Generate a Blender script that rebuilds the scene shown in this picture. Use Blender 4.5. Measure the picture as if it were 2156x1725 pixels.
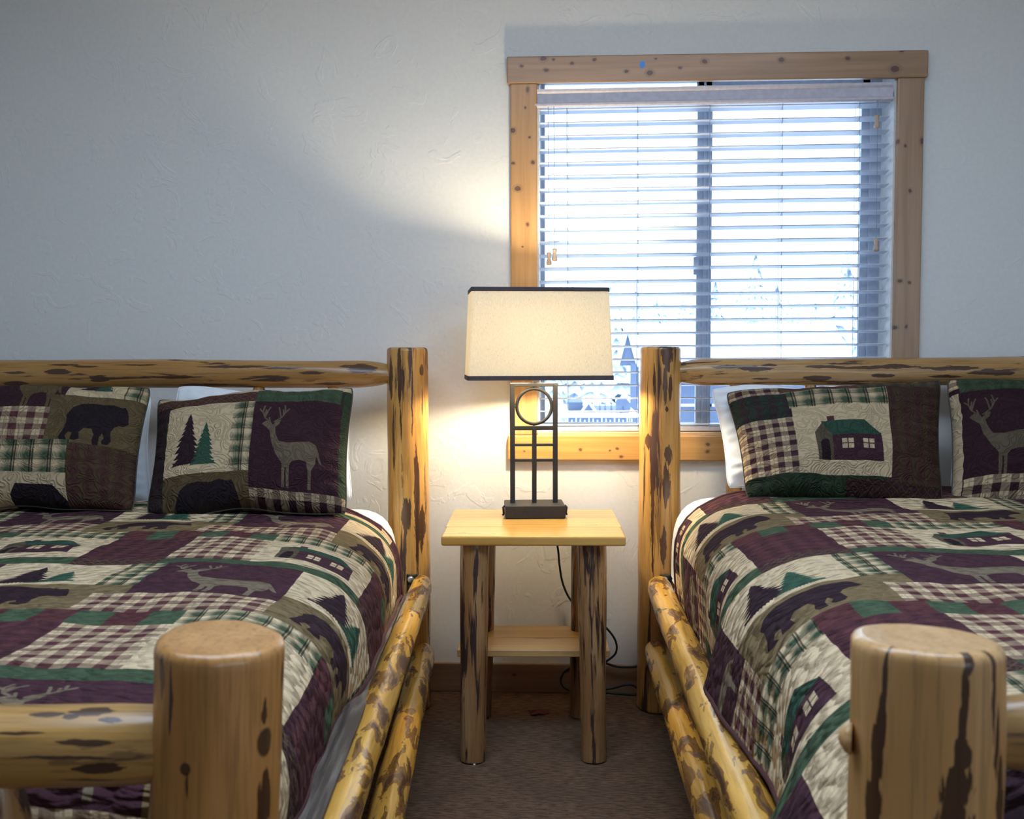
import bpy, bmesh, math, random
import numpy as np
from mathutils import Vector, Matrix, Euler, noise

for o in list(bpy.data.objects):
    bpy.data.objects.remove(o)
S = bpy.context.scene
COL = S.collection
random.seed(7)

# ------------------------------------------------------------------ camera
F, CX, CY = 2170.0, 1078.0, 862.5
CAMZ = 1.14
cam_data = bpy.data.cameras.new('camera')
cam = bpy.data.objects.new('camera', cam_data)
COL.objects.link(cam)
S.camera = cam
cam_data.sensor_width = 36.0
cam_data.lens = 36.0 * F / 2156.0
cam_data.clip_start = 0.05
cam_data.clip_end = 500
PITCH, YAW, ROLL = math.radians(3.25), math.radians(2.8), math.radians(0.12)
cam.location = (0, 0, CAMZ)
cam.rotation_euler = (math.pi / 2 - PITCH, ROLL, YAW)
cam_data.dof.use_dof = True
cam_data.dof.focus_distance = 2.9
cam_data.dof.aperture_fstop = 8.0
RM = cam.rotation_euler.to_matrix()
CAM = Vector((0, 0, CAMZ))


def PD(px, py, d):
    """world point seen at (px, py) at depth d along the view axis"""
    return CAM + RM @ (Vector(((px - CX) / F, -(py - CY) / F, -1.0)) * d)


def PY(px, py, Y):
    """world point seen at (px, py) on the plane y = Y"""
    r = RM @ Vector(((px - CX) / F, -(py - CY) / F, -1.0))
    return CAM + r * (Y / r.y)


# ------------------------------------------------------------------ world, lights, exposure
S.view_settings.view_transform = 'Standard'
S.view_settings.look = 'None'
S.view_settings.gamma = 1.0
S.view_settings.use_curve_mapping = False
S.view_settings.exposure = 0.0
w = bpy.data.worlds.new('overcast_sky')
S.world = w
w.use_nodes = True
bg = w.node_tree.nodes['Background']
bg.inputs['Color'].default_value = (0.64, 0.80, 1.0, 1)
bg.inputs['Strength'].default_value = 5.4


def area(name, loc, rot, sx, sy, power, col, portal=False):
    l = bpy.data.lights.new(name, 'AREA')
    l.shape = 'RECTANGLE'
    l.size, l.size_y = sx, sy
    l.energy = power
    l.color = col
    o = bpy.data.objects.new(name, l)
    COL.objects.link(o)
    o.location = loc
    o.rotation_euler = rot
    if portal:
        l.cycles.is_portal = True
    return o


WALLY = 3.40
area('ceiling_fill_light', (0.0, 1.35, 2.62), (0, 0, 0), 2.4, 1.0, 53, (0.62, 0.78, 1.0))  # added cool fill under the ceiling, no fixture there
area('rear_fill_light', (2.2, -1.75, 1.5), (math.radians(90), 0, 0), 1.2, 1.1, 13, (0.72, 0.84, 1.0))  # added fill behind the camera; the wall there has no window

# ------------------------------------------------------------------ generic helpers


def prop(o, label=None, cat=None, group=None, kind=None):
    if label: o['label'] = label
    if cat: o['category'] = cat
    if group: o['group'] = group
    if kind: o['kind'] = kind
    return o


def empty(name, loc, rotz=0.0, label=None, cat=None, group=None, kind=None):
    o = bpy.data.objects.new(name, None)
    o.empty_display_size = 0.05
    COL.objects.link(o)
    o.location = loc
    o.rotation_euler = (0, 0, rotz)
    return prop(o, label, cat, group, kind)


def link(name, me, mat=None, parent=None):
    if isinstance(me, bmesh.types.BMesh):
        m = bpy.data.meshes.new(name)
        me.to_mesh(m)
        me.free()
        me = m
    if mat is not None and len(me.materials) == 0:
        me.materials.append(mat)
    o = bpy.data.objects.new(name, me)
    COL.objects.link(o)
    if parent is not None: o.parent = parent
    return o


def smooth(me, on=True):
    me.polygons.foreach_set('use_smooth', [on] * len(me.polygons))


def add_box(bm, lo, hi, bev=0.0, seg=2):
    m = bmesh.new()
    bmesh.ops.create_cube(m, size=1)
    c = [(a + b) / 2 for a, b in zip(lo, hi)]
    s = [abs(b - a) for a, b in zip(lo, hi)]
    for v in m.verts:
        v.co = Vector((v.co.x * s[0] + c[0], v.co.y * s[1] + c[1], v.co.z * s[2] + c[2]))
    if bev > 0:
        bmesh.ops.bevel(m, geom=list(m.edges), offset=bev, segments=seg, affect='EDGES', profile=0.5)
    t = bpy.data.meshes.new('tmp')
    m.to_mesh(t)
    m.free()
    bm.from_mesh(t)
    bpy.data.meshes.remove(t)
    return bm


def box(name, lo, hi, mat, parent=None, bev=0.0, seg=2, sm=False):
    bm = add_box(bmesh.new(), lo, hi, bev, seg)
    o = link(name, bm, mat, parent)
    if sm: smooth(o.data)
    return o


def tube_bm(bm, pts, r, seg=8, closed=False, caps=True):
    pts = [Vector(p) for p in pts]
    n = len(pts)
    rings = []
    up = Vector((0, 0, 1))
    prev = None
    for i, p in enumerate(pts):
        if closed:
            t = (pts[(i + 1) % n] - pts[i - 1]).normalized()
        else:
            t = (pts[min(i + 1, n - 1)] - pts[max(i - 1, 0)]).normalized()
        if prev is None:
            a = t.cross(up)
            if a.length < 1e-3: a = t.cross(Vector((1, 0, 0)))
            a.normalize()
        else:
            a = (prev - t * prev.dot(t)).normalized()
        prev = a
        b = t.cross(a)
        rr = r[i] if isinstance(r, (list, tuple)) else r
        rings.append([bm.verts.new(p + (a * math.cos(k * 2 * math.pi / seg) + b * math.sin(k * 2 * math.pi / seg)) * rr) for k in range(seg)])
    for i in range(n if closed else n - 1):
        A, B = rings[i], rings[(i + 1) % n]
        for k in range(seg):
            bm.faces.new((A[k], A[(k + 1) % seg], B[(k + 1) % seg], B[k]))
    if caps and not closed:
        bm.faces.new(rings[0][::-1])
        bm.faces.new(rings[-1])
    return bm


def lathe_bm(prof, seg=20):
    """prof: list of (r, z)"""
    bm = bmesh.new()
    rings = []
    for r, z in prof:
        rings.append([bm.verts.new((r * math.cos(k * 2 * math.pi / seg), r * math.sin(k * 2 * math.pi / seg), z)) for k in range(seg)])
    for A, B in zip(rings, rings[1:]):
        for k in range(seg):
            bm.faces.new((A[k], A[(k + 1) % seg], B[(k + 1) % seg], B[k]))
    bm.faces.new(rings[0][::-1])
    bm.faces.new(rings[-1])
    return bm


def catmull(pts, n=8):
    P = [Vector(p) for p in pts]
    P = [P[0] * 2 - P[1]] + P + [P[-1] * 2 - P[-2]]
    out = []
    for i in range(1, len(P) - 2):
        p0, p1, p2, p3 = P[i - 1], P[i], P[i + 1], P[i + 2]
        for k in range(n):
            t = k / n
            out.append(0.5 * ((2 * p1) + (p2 - p0) * t + (2 * p0 - 5 * p1 + 4 * p2 - p3) * t * t + (3 * p1 - p0 - 3 * p2 + p3) * t ** 3))
    out.append(P[-2])
    return out


# ------------------------------------------------------------------ materials


class NT:
    def __init__(self, name):
        self.m = bpy.data.materials.new(name)
        self.m.use_nodes = True
        self.t = self.m.node_tree
        self.b = self.t.nodes['Principled BSDF']
        self.out = self.t.nodes['Material Output']

    def n(self, typ, **kw):
        nd = self.t.nodes.new(typ)
        for k, v in kw.items():
            if k.startswith('i_'):
                nd.inputs[k[2:].replace('_', ' ')].default_value = v
            else:
                setattr(nd, k, v)
        return nd

    def l(self, a, b):
        self.t.links.new(a, b)

    def math(self, op, a, b=None, c=None, clamp=False):
        nd = self.n('ShaderNodeMath', operation=op, use_clamp=clamp)
        for i, v in enumerate((a, b, c)):
            if v is None: continue
            if isinstance(v, (int, float)): nd.inputs[i].default_value = v
            else: self.l(v, nd.inputs[i])
        return nd.outputs[0]

    def vmath(self, op, a, b=None):
        nd = self.n('ShaderNodeVectorMath', operation=op)
        for i, v in enumerate((a, b)):
            if v is None: continue
            if isinstance(v, (tuple, list)): nd.inputs[i].default_value = v
            else: self.l(v, nd.inputs[i])
        return nd.outputs['Value'] if op in ('LENGTH', 'DISTANCE', 'DOT_PRODUCT') else nd.outputs[0]

    def noise(self, vec, scale=1.0, detail=3.0, rough=0.55, dist=0.0):
        nd = self.n('ShaderNodeTexNoise')
        nd.inputs['Scale'].default_value = scale
        nd.inputs['Detail'].default_value = detail
        nd.inputs['Roughness'].default_value = rough
        nd.inputs['Distortion'].default_value = dist
        if vec is not None: self.l(vec, nd.inputs['Vector'])
        return nd.outputs['Fac']

    def ramp(self, fac, stops, interp='LINEAR'):
        nd = self.n('ShaderNodeValToRGB')
        cr = nd.color_ramp
        cr.interpolation = interp
        while len(cr.elements) > 1: cr.elements.remove(cr.elements[0])
        for i, (p, c) in enumerate(stops):
            e = cr.elements[0] if i == 0 else cr.elements.new(p)
            e.position = p
            e.color = c if len(c) == 4 else (*c, 1)
        self.l(fac, nd.inputs[0])
        return nd.outputs[0]

    def step(self, fac, a, b, lo=0.0, hi=1.0):
        nd = self.n('ShaderNodeMapRange', clamp=True, interpolation_type='SMOOTHSTEP')
        nd.inputs[1].default_value = a
        nd.inputs[2].default_value = b
        nd.inputs[3].default_value = lo
        nd.inputs[4].default_value = hi
        self.l(fac, nd.inputs[0])
        return nd.outputs[0]

    def mix(self, fac, a, b, blend='MIX'):
        nd = self.n('ShaderNodeMix', data_type='RGBA', blend_type=blend)
        if isinstance(fac, (int, float)): nd.inputs[0].default_value = fac
        else: self.l(fac, nd.inputs[0])
        for s, v in ((6, a), (7, b)):
            if isinstance(v, (tuple, list)): nd.inputs[s].default_value = (*v[:3], 1)
            else: self.l(v, nd.inputs[s])
        return nd.outputs[2]

    def bump(self, h, strength=0.3, dist=0.01):
        nd = self.n('ShaderNodeBump')
        nd.inputs['Strength'].default_value = strength
        nd.inputs['Distance'].default_value = dist
        self.l(h, nd.inputs['Height'])
        self.l(nd.outputs[0], self.b.inputs['Normal'])
        return nd

    def col(self, c):
        if isinstance(c, (tuple, list)): self.b.inputs['Base Color'].default_value = (*c[:3], 1)
        else: self.l(c, self.b.inputs['Base Color'])

    def set(self, **kw):
        for k, v in kw.items():
            self.b.inputs[k.replace('_', ' ')].default_value = v

    def objvec(self, scale=(1, 1, 1), rnd=40.0):
        tc = self.n('ShaderNodeTexCoord')
        v = tc.outputs['Object']
        if rnd:
            oi = self.n('ShaderNodeObjectInfo')
            cb = self.n('ShaderNodeCombineXYZ')
            r = self.math('MULTIPLY', oi.outputs['Random'], rnd)
            self.l(r, cb.inputs[0])
            self.l(r, cb.inputs[2])
            v = self.vmath('ADD', v, cb.outputs[0])
        return self.vmath('MULTIPLY', v, scale)

    def marks(t, vec, marks, warp=0.0, warpscale=30, lens=None):
        """vec in metres; marks: (u, v, ru, rv) -> mask"""
        if warp:
            nd = t.n('ShaderNodeTexNoise')
            nd.inputs['Scale'].default_value = warpscale
            t.l(vec, nd.inputs['Vector'])
            d = t.vmath('MULTIPLY', t.vmath('SUBTRACT', nd.outputs['Color'], (.5, .5, .5)), (warp, warp, 0))
            vec = t.vmath('ADD', vec, d)
        tot = None
        jag = None
        if lens:
            sc_ = (110, 12, 1) if lens == 'V' else (12, 110, 1)
            jag = t.math('MULTIPLY', t.math('SUBTRACT', t.noise(t.vmath('MULTIPLY', vec, sc_), 1.0, 4, .65), .5), 3.2)
        for (u, v, ru, rv) in marks:
            if not lens:
                a = t.vmath('MULTIPLY', t.vmath('SUBTRACT', vec, (u, v, 0)), (1 / ru, 1 / rv, 0))
                m = t.step(t.vmath('LENGTH', a), 1.15, 0.85)
            else:
                ru, rv = (ru, rv * 1.2) if rv >= ru else (ru * 1.2, rv)
                rv_ = rv
                a = t.vmath('ABSOLUTE', t.vmath('MULTIPLY', t.vmath('SUBTRACT', vec, (u, v, 0)), (1 / ru, 1 / rv_, 0)))
                sp = t.n('ShaderNodeSeparateXYZ')
                t.l(a, sp.inputs[0])
                # lens: across + along^2
                xx, yy = sp.outputs[0], sp.outputs[1]
                d_ = t.math('MULTIPLY_ADD', yy, yy, xx) if rv >= ru else t.math('MULTIPLY_ADD', xx, xx, yy)
                m = t.step(t.math('ADD', d_, jag), 1.12, 1.0)
            tot = m if tot is None else t.math('MAXIMUM', tot, m)
        return tot


def rgb(h):
    h = h.lstrip('#')
    c = [int(h[i:i + 2], 16) / 255 for i in (0, 2, 4)]
    return tuple(x / 12.92 if x <= .04045 else ((x + .055) / 1.055) ** 2.4 for x in c)


def log_mat(name, sc=(22, 22, 2.6), thr=0.57, mid=0.52, light=(0.62, 0.35, 0.10), deep=(0.46, 0.21, 0.05), dark=(0.055, 0.022, 0.014), rough=0.3, marks=None, knots=None, bark=True, dist=0.6, midk=None):
    t = NT(name)
    v = t.objvec(sc)
    fine = t.noise(t.objvec((150, 150, 6)), 1.0, 4, .65)
    big = t.noise(t.objvec((9, 9, 1.6)), 1.0, 3, .6, .8)
    c = t.mix(t.step(big, .35, .65), light, deep)
    c = t.mix(t.math('MULTIPLY', t.step(fine, .45, .68), .5), c, tuple(x * .45 for x in deep))
    n1 = t.noise(v, 1.0, 4, .55, dist)
    if bark:
        midc = tuple(x * .42 + y * .5 for x, y in zip(deep, dark))
        midc = midk or midc
        c = t.mix(t.math('MULTIPLY', t.step(n1, mid, mid + .015), .9 if midk else .75), c, midc)
        c = t.mix(t.step(n1, thr, thr + .015), c, dark)
    h = t.math('ADD', t.math('MULTIPLY', n1, -1.0), t.math('MULTIPLY', fine, .25))
    if marks or knots:
        uv = t.n('ShaderNodeUVMap').outputs[0]
        if marks:
            m = t.marks(uv, marks, .006, 22, lens='V')
            c = t.mix(t.math('MULTIPLY', m, .93), c, dark)
        if knots:
            k = t.marks(uv, knots, .004, 40)
            c = t.mix(t.math('MULTIPLY', k, .9), c, tuple(x * .4 for x in dark))
            k2 = t.marks(uv, [(a, b, x * .78, y * .8) for a, b, x, y in knots], .004, 40)
            c = t.mix(k2, c, (0.10, 0.05, 0.022))
    t.col(c)
    rn = t.step(n1, thr - .03, thr + .02, rough, rough + .25)
    t.l(rn, t.b.inputs['Roughness'])
    t.set(Coat_Weight=.25, Coat_Roughness=.18)
    t.bump(h, .35, .006)
    return t.m


def board_mat(name, axis=0, light=(0.74, 0.46, 0.19), deep=(0.55, 0.29, 0.09), knots=None, rough=.38, blue=None, plane='XZ'):
    t = NT(name)
    s = [55, 55, 55]
    s[axis] = 2.2
    g = t.noise(t.objvec(tuple(s)), 1.0, 4, .6, .3)
    s2 = [7, 7, 7]
    s2[axis] = 1.2
    b = t.noise(t.objvec(tuple(s2)), 1.0, 2)
    c = t.mix(t.step(g, .3, .75), light, deep)
    c = t.mix(t.math('MULTIPLY', t.step(b, .4, .7), .4), c, tuple(x * .8 for x in deep))
    if knots or blue:
        tc = t.n('ShaderNodeTexCoord')
        sp = t.n('ShaderNodeSeparateXYZ')
        t.l(tc.outputs['Object'], sp.inputs[0])
        cb = t.n('ShaderNodeCombineXYZ')
        t.l(sp.outputs['XYZ'.index(plane[0])], cb.inputs[0])
        t.l(sp.outputs['XYZ'.index(plane[1])], cb.inputs[1])
        if knots:
            k0 = t.marks(cb.outputs[0], [(a, bb, x * 1.8, y * 1.8) for a, bb, x, y in knots], .006, 60)
            c = t.mix(t.math('MULTIPLY', k0, .35), c, tuple(x * .5 for x in deep))
            k = t.marks(cb.outputs[0], knots, .006, 60)
            c = t.mix(t.math('MULTIPLY', k, .85), c, (0.09, 0.04, 0.035))
        if blue:
            k = t.marks(cb.outputs[0], blue, .01, 60)
            c = t.mix(k, c, (0.02, 0.22, 0.75))
    t.col(c)
    t.set(Roughness=rough, Coat_Weight=.15, Coat_Roughness=.2)
    t.bump(g, .12, .002)
    return t.m


def plain(name, c, rough=.5, metal=0.0, nscale=60, var=.12, bump=.05):
    t = NT(name)
    n = t.noise(t.objvec((nscale,) * 3), 1.0, 3)
    t.col(t.mix(t.step(n, .3, .7), c, tuple(x * (1 - var) for x in c)))
    t.set(Roughness=rough, Metallic=metal)
    if bump: t.bump(n, bump, .002)
    return t.m


# wall: light knock-down plaster
t = NT('wall_plaster')
v = t.objvec((1, 1, 1), 0)
n1 = t.noise(v, 9, 3, .6, 1.2)
n2 = t.noise(v, 70, 3)
t.col(t.mix(t.step(n2, .3, .7), (0.80, 0.80, 0.78), (0.77, 0.77, 0.75)))
t.set(Roughness=.75)
t.bump(t.math('ADD', t.math('MULTIPLY', t.step(n1, .56, .62), .6), t.math('MULTIPLY', n2, .35)), .35, .003)
M_WALL = t.m
M_CEIL = plain('ceiling_paint', (0.75, 0.75, 0.73), .8)

t = NT('carpet')
v = t.objvec((1, 1, 1), 0)
rib = t.noise(t.vmath('MULTIPLY', v, (30, 190, 30)), 1.0, 3, .6)
fz = t.noise(v, 420, 2)
bigc = t.noise(v, 6, 3)
c = t.mix(t.step(rib, .35, .68), (0.25, 0.15, 0.088), (0.085, 0.048, 0.03))
c = t.mix(t.math('MULTIPLY', t.step(fz, .45, .7), .5), c, (0.26, 0.175, 0.12))
c = t.mix(t.math('MULTIPLY', t.step(bigc, .4, .7), .3), c, (0.09, 0.06, 0.05))
t.col(c)
t.set(Roughness=.97, Specular_IOR_Level=.1)
t.bump(t.math('ADD', rib, t.math('MULTIPLY', fz, .6)), .8, .006)
M_CARPET = t.m

t = NT('white_cotton')
v = t.objvec((1, 1, 1))
n = t.noise(v, 9, 4, .55, .6)
t.col((0.80, 0.83, 0.87))
t.set(Roughness=.85, Sheen_Weight=.2)
t.bump(n, .5, .02)
M_SHEET = t.m
M_BLACK = plain('black_iron', (0.030, 0.030, 0.033), .6, .15, 300, .3, .15)
M_CORD = plain('black_cord', (0.006, 0.007, 0.009), .5)
M_BOLT = plain('zinc_bolt', (0.55, 0.58, 0.6), .3, .9)
M_TRIMBAND = plain('shade_binding', (0.085, 0.065, 0.07), .8)
M_VINYL = plain('white_vinyl_shaded', (0.46, 0.51, 0.60), .4)  # white vinyl with its shade put into a grey-blue colour
M_TASSEL = plain('tassel_wood', (0.55, 0.42, 0.32), .5)
M_STRING = plain('blind_string', (0.30, 0.38, 0.5), .8)

t = NT('blind_slat')
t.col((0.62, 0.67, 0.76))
t.set(Roughness=.45)
tr = t.n('ShaderNodeBsdfTranslucent')
tr.inputs[0].default_value = (.75, .8, .9, 1)
mx = t.n('ShaderNodeMixShader')
mx.inputs[0].default_value = .06
t.l(t.b.outputs[0], mx.inputs[1])
t.l(tr.outputs[0], mx.inputs[2])
t.l(mx.outputs[0], t.out.inputs[0])
M_SLAT = t.m
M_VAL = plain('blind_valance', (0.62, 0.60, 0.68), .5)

t = NT('window_glass')
g = t.n('ShaderNodeBsdfGlossy')
g.inputs['Roughness'].default_value = .02
tp = t.n('ShaderNodeBsdfTransparent')
tp.inputs[0].default_value = (.96, .98, 1, 1)
mx = t.n('ShaderNodeMixShader')
fr = t.n('ShaderNodeFresnel')
fr.inputs[0].default_value = 1.35
t.l(fr.outputs[0], mx.inputs[0])
t.l(tp.outputs[0], mx.inputs[1])
t.l(g.outputs[0], mx.inputs[2])
t.l(mx.outputs[0], t.out.inputs[0])
M_GLASS = t.m

t = NT('linen_shade')
v = t.objvec((1, 1, 1), 0)
weave = t.noise(t.vmath('MULTIPLY', v, (500, 500, 130)), 1, 2)
speck = t.noise(v, 260, 1)
c = t.mix(t.step(weave, .3, .7), (0.80, 0.76, 0.66), (0.70, 0.66, 0.57))
c = t.mix(t.math('MULTIPLY', t.step(speck, .70, .76), .6), c, (0.3, 0.24, 0.17))
t.col(c)
t.set(Roughness=.9)
tr = t.n('ShaderNodeBsdfTranslucent')
t.l(c, tr.inputs[0])
mx = t.n('ShaderNodeMixShader')
mx.inputs[0].default_value = .33
t.l(t.b.outputs[0], mx.inputs[1])
t.l(tr.outputs[0], mx.inputs[2])
t.l(mx.outputs[0], t.out.inputs[0])
M_SHADE = t.m

t = NT('glowing_bulb')
e = t.n('ShaderNodeEmission')
e.inputs[0].default_value = (1.0, .84, .58, 1)
e.inputs[1].default_value = 820
t.l(e.outputs[0], t.out.inputs[0])
M_BULB = t.m

# ------------------------------------------------------------------ printed cloth: drawn in memory
CREAM = np.array(rgb('d9c09a'))
MAROON = np.array(rgb('62393b'))
MAROON2 = np.array(rgb('4b2e36'))
GREEN = np.array(rgb('4c5d45'))
TEAL = np.array(rgb('3b5a48'))
TAN = np.array(rgb('85704f')) * .9
TAN2 = np.array(rgb('8f7f68'))
DARK = np.array(rgb('35252b'))
BLACKB = np.array(rgb('2b2226'))
OLIVE = np.array(rgb('3c3b33'))


class Canvas:
    def __init__(s, W, H, wpx, bgc):
        s.W, s.H = W, H
        s.w = wpx
        s.h = int(round(wpx * H / W))
        s.k = wpx / W
        s.a = np.zeros((s.h, s.w, 3)) + bgc
        s.rng = np.random.RandomState(3)

    def _sl(s, x0, y0, x1, y1):
        i0, i1 = [min(s.w, max(0, int(round(q * s.k)))) for q in (x0, x1)]
        j0, j1 = [min(s.h, max(0, int(round(q * s.k)))) for q in (y0, y1)]
        return i0, i1, j0, j1

    def grid(s, x0, y0, x1, y1):
        i0, i1, j0, j1 = s._sl(x0, y0, x1, y1)
        X, Y = np.meshgrid((np.arange(i0, i1) + .5) / s.k, (np.arange(j0, j1) + .5) / s.k)
        return (slice(j0, j1), slice(i0, i1)), X, Y

    def rect(s, x0, y0, x1, y1, c):
        sl, X, Y = s.grid(x0, y0, x1, y1)
        s.a[sl] = c

    def weave(s, x0, y0, x1, y1, c, c2, p=.006):
        """plain cross-hatched cloth"""
        sl, X, Y = s.grid(x0, y0, x1, y1)
        m = (np.sin(X * 2 * np.pi / p) * np.sin(Y * 2 * np.pi / (p * .9)) + .55 * np.sin(X * 2 * np.pi / .041) + .4 * np.sin(Y * 2 * np.pi / .033))
        f = np.clip(.5 + .5 * m, 0, 1)[..., None]
        s.a[sl] = c * (1 - f) + c2 * f

    def gingham(s, x0, y0, x1, y1, c1, c2, p=.046, duty=.52):
        sl, X, Y = s.grid(x0, y0, x1, y1)
        u, v = (X - x0) / p % 1, (Y - y0) / p % 1
        a, b = (u > duty).astype(float), (v > duty).astype(float)
        f = np.where(a * b > 0, 1.0, np.where(a + b > 0, .62, 0.0))
        f = np.maximum(f, .35 * ((np.abs(u - duty / 2) < .035) | (np.abs(v - duty / 2) < .035)))
        s.a[sl] = c1 * (1 - f[..., None]) + c2 * f[..., None]

    def plaid(s, x0, y0, x1, y1, c1, c2, p=.036):
        sl, X, Y = s.grid(x0, y0, x1, y1)
        a = .5 + .5 * np.sin(X * 2 * np.pi / p)
        b = .5 + .5 * np.sin(Y * 2 * np.pi / p)
        f = np.clip((a + b) * .62 - .08, 0, 1)[..., None]
        r = c1 * (1 - f) + c2 * f
        for off in (.42, .56):
            r = np.where((np.abs((X / p) % 1 - off) < .045)[..., None], r * .25, r)
        r = np.where((np.abs((Y / p) % 1 - .5) < .05)[..., None], r * .5, r)
        s.a[sl] = r

    def diamonds(s, x0, y0, x1, y1, c1, c2, p=.03):
        sl, X, Y = s.grid(x0, y0, x1, y1)
        d = np.abs((X / p) % 1 - .5) + np.abs((Y / p) % 1 - .5)
        f = ((d > .42) & (d < .58) | (d < .14)).astype(float)[..., None]
        s.a[sl] = c1 * (1 - f) + c2 * f

    def poly(s, pts, c):
        xs = [p[0] for p in pts]
        ys = [p[1] for p in pts]
        sl, X, Y = s.grid(min(xs), min(ys), max(xs) + 1 / s.k, max(ys) + 1 / s.k)
        if X.size == 0: return
        ins = np.zeros(X.shape, bool)
        n = len(pts)
        for i in range(n):
            xa, ya = pts[i]
            xb, yb = pts[(i + 1) % n]
            if ya == yb: continue
            cnd = ((ya > Y) != (yb > Y)) & (X < (xb - xa) * (Y - ya) / (yb - ya) + xa)
            ins ^= cnd
        r = s.a[sl]
        r[ins] = c
        s.a[sl] = r

    def stroke(s, pts, w, c):
        for (xa, ya), (xb, yb) in zip(pts, pts[1:]):
            sl, X, Y = s.grid(min(xa, xb) - w, min(ya, yb) - w, max(xa, xb) + w, max(ya, yb) + w)
            if X.size == 0: continue
            dx, dy = xb - xa, yb - ya
            tt = np.clip(((X - xa) * dx + (Y - ya) * dy) / max(dx * dx + dy * dy, 1e-9), 0, 1)
            d = np.hypot(X - xa - tt * dx, Y - ya - tt * dy)
            r = s.a[sl]
            r[d < w] = c
            s.a[sl] = r

    def tree(s, x, y0, y1, wd, c, seed=1):
        rr = random.Random(seed)
        n = 9
        L, R = [], []
        for i in range(n):
            f = (i + 1) / n
            ya = y0 + (y1 - y0) * (f - .35 / n)
            yb = y0 + (y1 - y0) * (f + .02)
            ho = wd / 2 * f ** .85 * rr.uniform(.9, 1.1)
            L += [(x - ho, yb), (x - ho * .62, ya + (yb - ya) * .8)]
            R += [(x + ho, yb), (x + ho * .62, ya + (yb - ya) * .8)]
        s.poly([(x, y0)] + R + L[::-1], c)
        for i in range(14):
            xx = x + wd * .42 * (i / 6.5 - 1)
            s.poly([(xx - wd * .05, y1 - .01), (xx + wd * .05, y1 - .01), (xx + wd * .01, y1 + wd * .07 * (1 - abs(i / 6.5 - 1) * .6))], c)

    def trees(s, x0, y0, x1, y1):
        w_, h_ = x1 - x0, y1 - y0
        s.tree(x0 + w_ * .36, y0 + h_ * .12, y0 + h_ * .84, w_ * .46, DARK, 2)
        s.tree(x0 + w_ * .62, y0 + h_ * .28, y0 + h_ * .86, w_ * .38, TEAL, 5)

    def shape(s, pts, x0, y0, x1, y1, c, flip=False):
        P = [((x1 - (x1 - x0) * a) if flip else (x0 + (x1 - x0) * a), y0 + (y1 - y0) * b) for a, b in pts]
        s.poly(P, c)

    def bear(s, x0, y0, x1, y1, c):
        s.shape(BEAR, x0, y0, x1, y1, c)

    def deer(s, x0, y0, x1, y1, c):
        s.shape(DEER, x0, y0, x1, y1, c)
        W_, H_ = x1 - x0, y1 - y0
        for st in ANTLERS:
            s.stroke([(x0 + W_ * a, y0 + H_ * b) for a, b in st], W_ * .011, c)

    def house(s, x0, y0, x1, y1, roof=None, wall=None):
        """x0..x1, y0..y1 is the house itself"""
        roof = TEAL * .8 if roof is None else roof
        wall = MAROON2 if wall is None else wall
        W_, H_ = x1 - x0, y1 - y0
        q = lambda a, b: (x0 + W_ * a, y0 + H_ * b)
        s.poly([q(.2, .0), q(.3, .0), q(.3, .2), q(.2, .2)], MAROON * .9)
        s.poly([q(0, .38), q(.13, .14), q(.25, .4), q(.25, 1), q(.02, 1)], TAN2 * .42)
        s.poly([q(.25, .4), q(.97, .4), q(1, 1), q(.25, 1)], wall)
        s.poly([q(.1, .13), q(.74, .1), q(.98, .44), q(.25, .46)], roof)
        s.poly([q(.07, .62), q(.11, .54), q(.18, .54), q(.2, .62), q(.2, 1), q(.07, 1)], DARK * .7)
        for a in (.38, .69):
            s.rect(x0 + W_ * a, y0 + H_ * .55, x0 + W_ * (a + .17), y0 + H_ * .76, CREAM)
            s.stroke([q(a + .085, .55), q(a + .085, .76)], W_ * .008, wall)
            s.stroke([q(a, .655), q(a + .17, .655)], W_ * .008, wall)

    def image(s, name, gain=1.0):
        nz = (s.rng.rand(s.h, s.w, 1) * .16 + .92) * gain
        a = np.clip(s.a * nz, 0, 1)
        a = np.where(a <= .0031308, a * 12.92, 1.055 * np.power(np.maximum(a, 1e-6), 1 / 2.4) - .055)
        out = np.ones((s.h, s.w, 4), dtype=np.float32)
        out[..., :3] = a[::-1]
        im = bpy.data.images.new(name, s.w, s.h)
        im.pixels.foreach_set(out.ravel())
        im.update()
        im.pack()
        return im


BEAR = [(.98, .30), (1.0, .42), (.93, .50), (.86, .50), (.80, .55), (.76, .66), (.78, .88), (.74, .97), (.66, .97), (.64, .90), (.67, .82), (.64, .72),
        (.60, .82), (.60, 1.0), (.52, 1.0), (.50, .90), (.52, .78), (.48, .66), (.36, .66), (.30, .76), (.32, .90), (.26, .95), (.18, .93), (.20, .78), (.14, .76),
        (.10, .86), (.14, .95), (.06, .97), (.0, .90), (.05, .72), (.08, .50), (.06, .35), (.14, .16), (.26, .06), (.42, .04), (.58, .06), (.72, .02), (.84, .06), (.90, .04), (.94, .12)]
DEER = [(.02, .28), (.09, .24), (.16, .26), (.20, .30), (.25, .24), (.32, .23), (.30, .29), (.24, .33), (.26, .42), (.32, .52), (.45, .54), (.62, .52), (.80, .50), (.90, .53), (.95, .62),
        (1.0, .74), (.96, .72), (.92, .66), (.90, .74), (.84, .82), (.83, 1.0), (.78, 1.0), (.79, .84), (.76, .73), (.66, .72), (.54, .74), (.50, .78), (.49, 1.0), (.45, 1.0), (.45, .80),
        (.43, .80), (.42, 1.0), (.38, 1.0), (.38, .76), (.28, .66), (.20, .52), (.16, .38), (.10, .33)]
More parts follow.
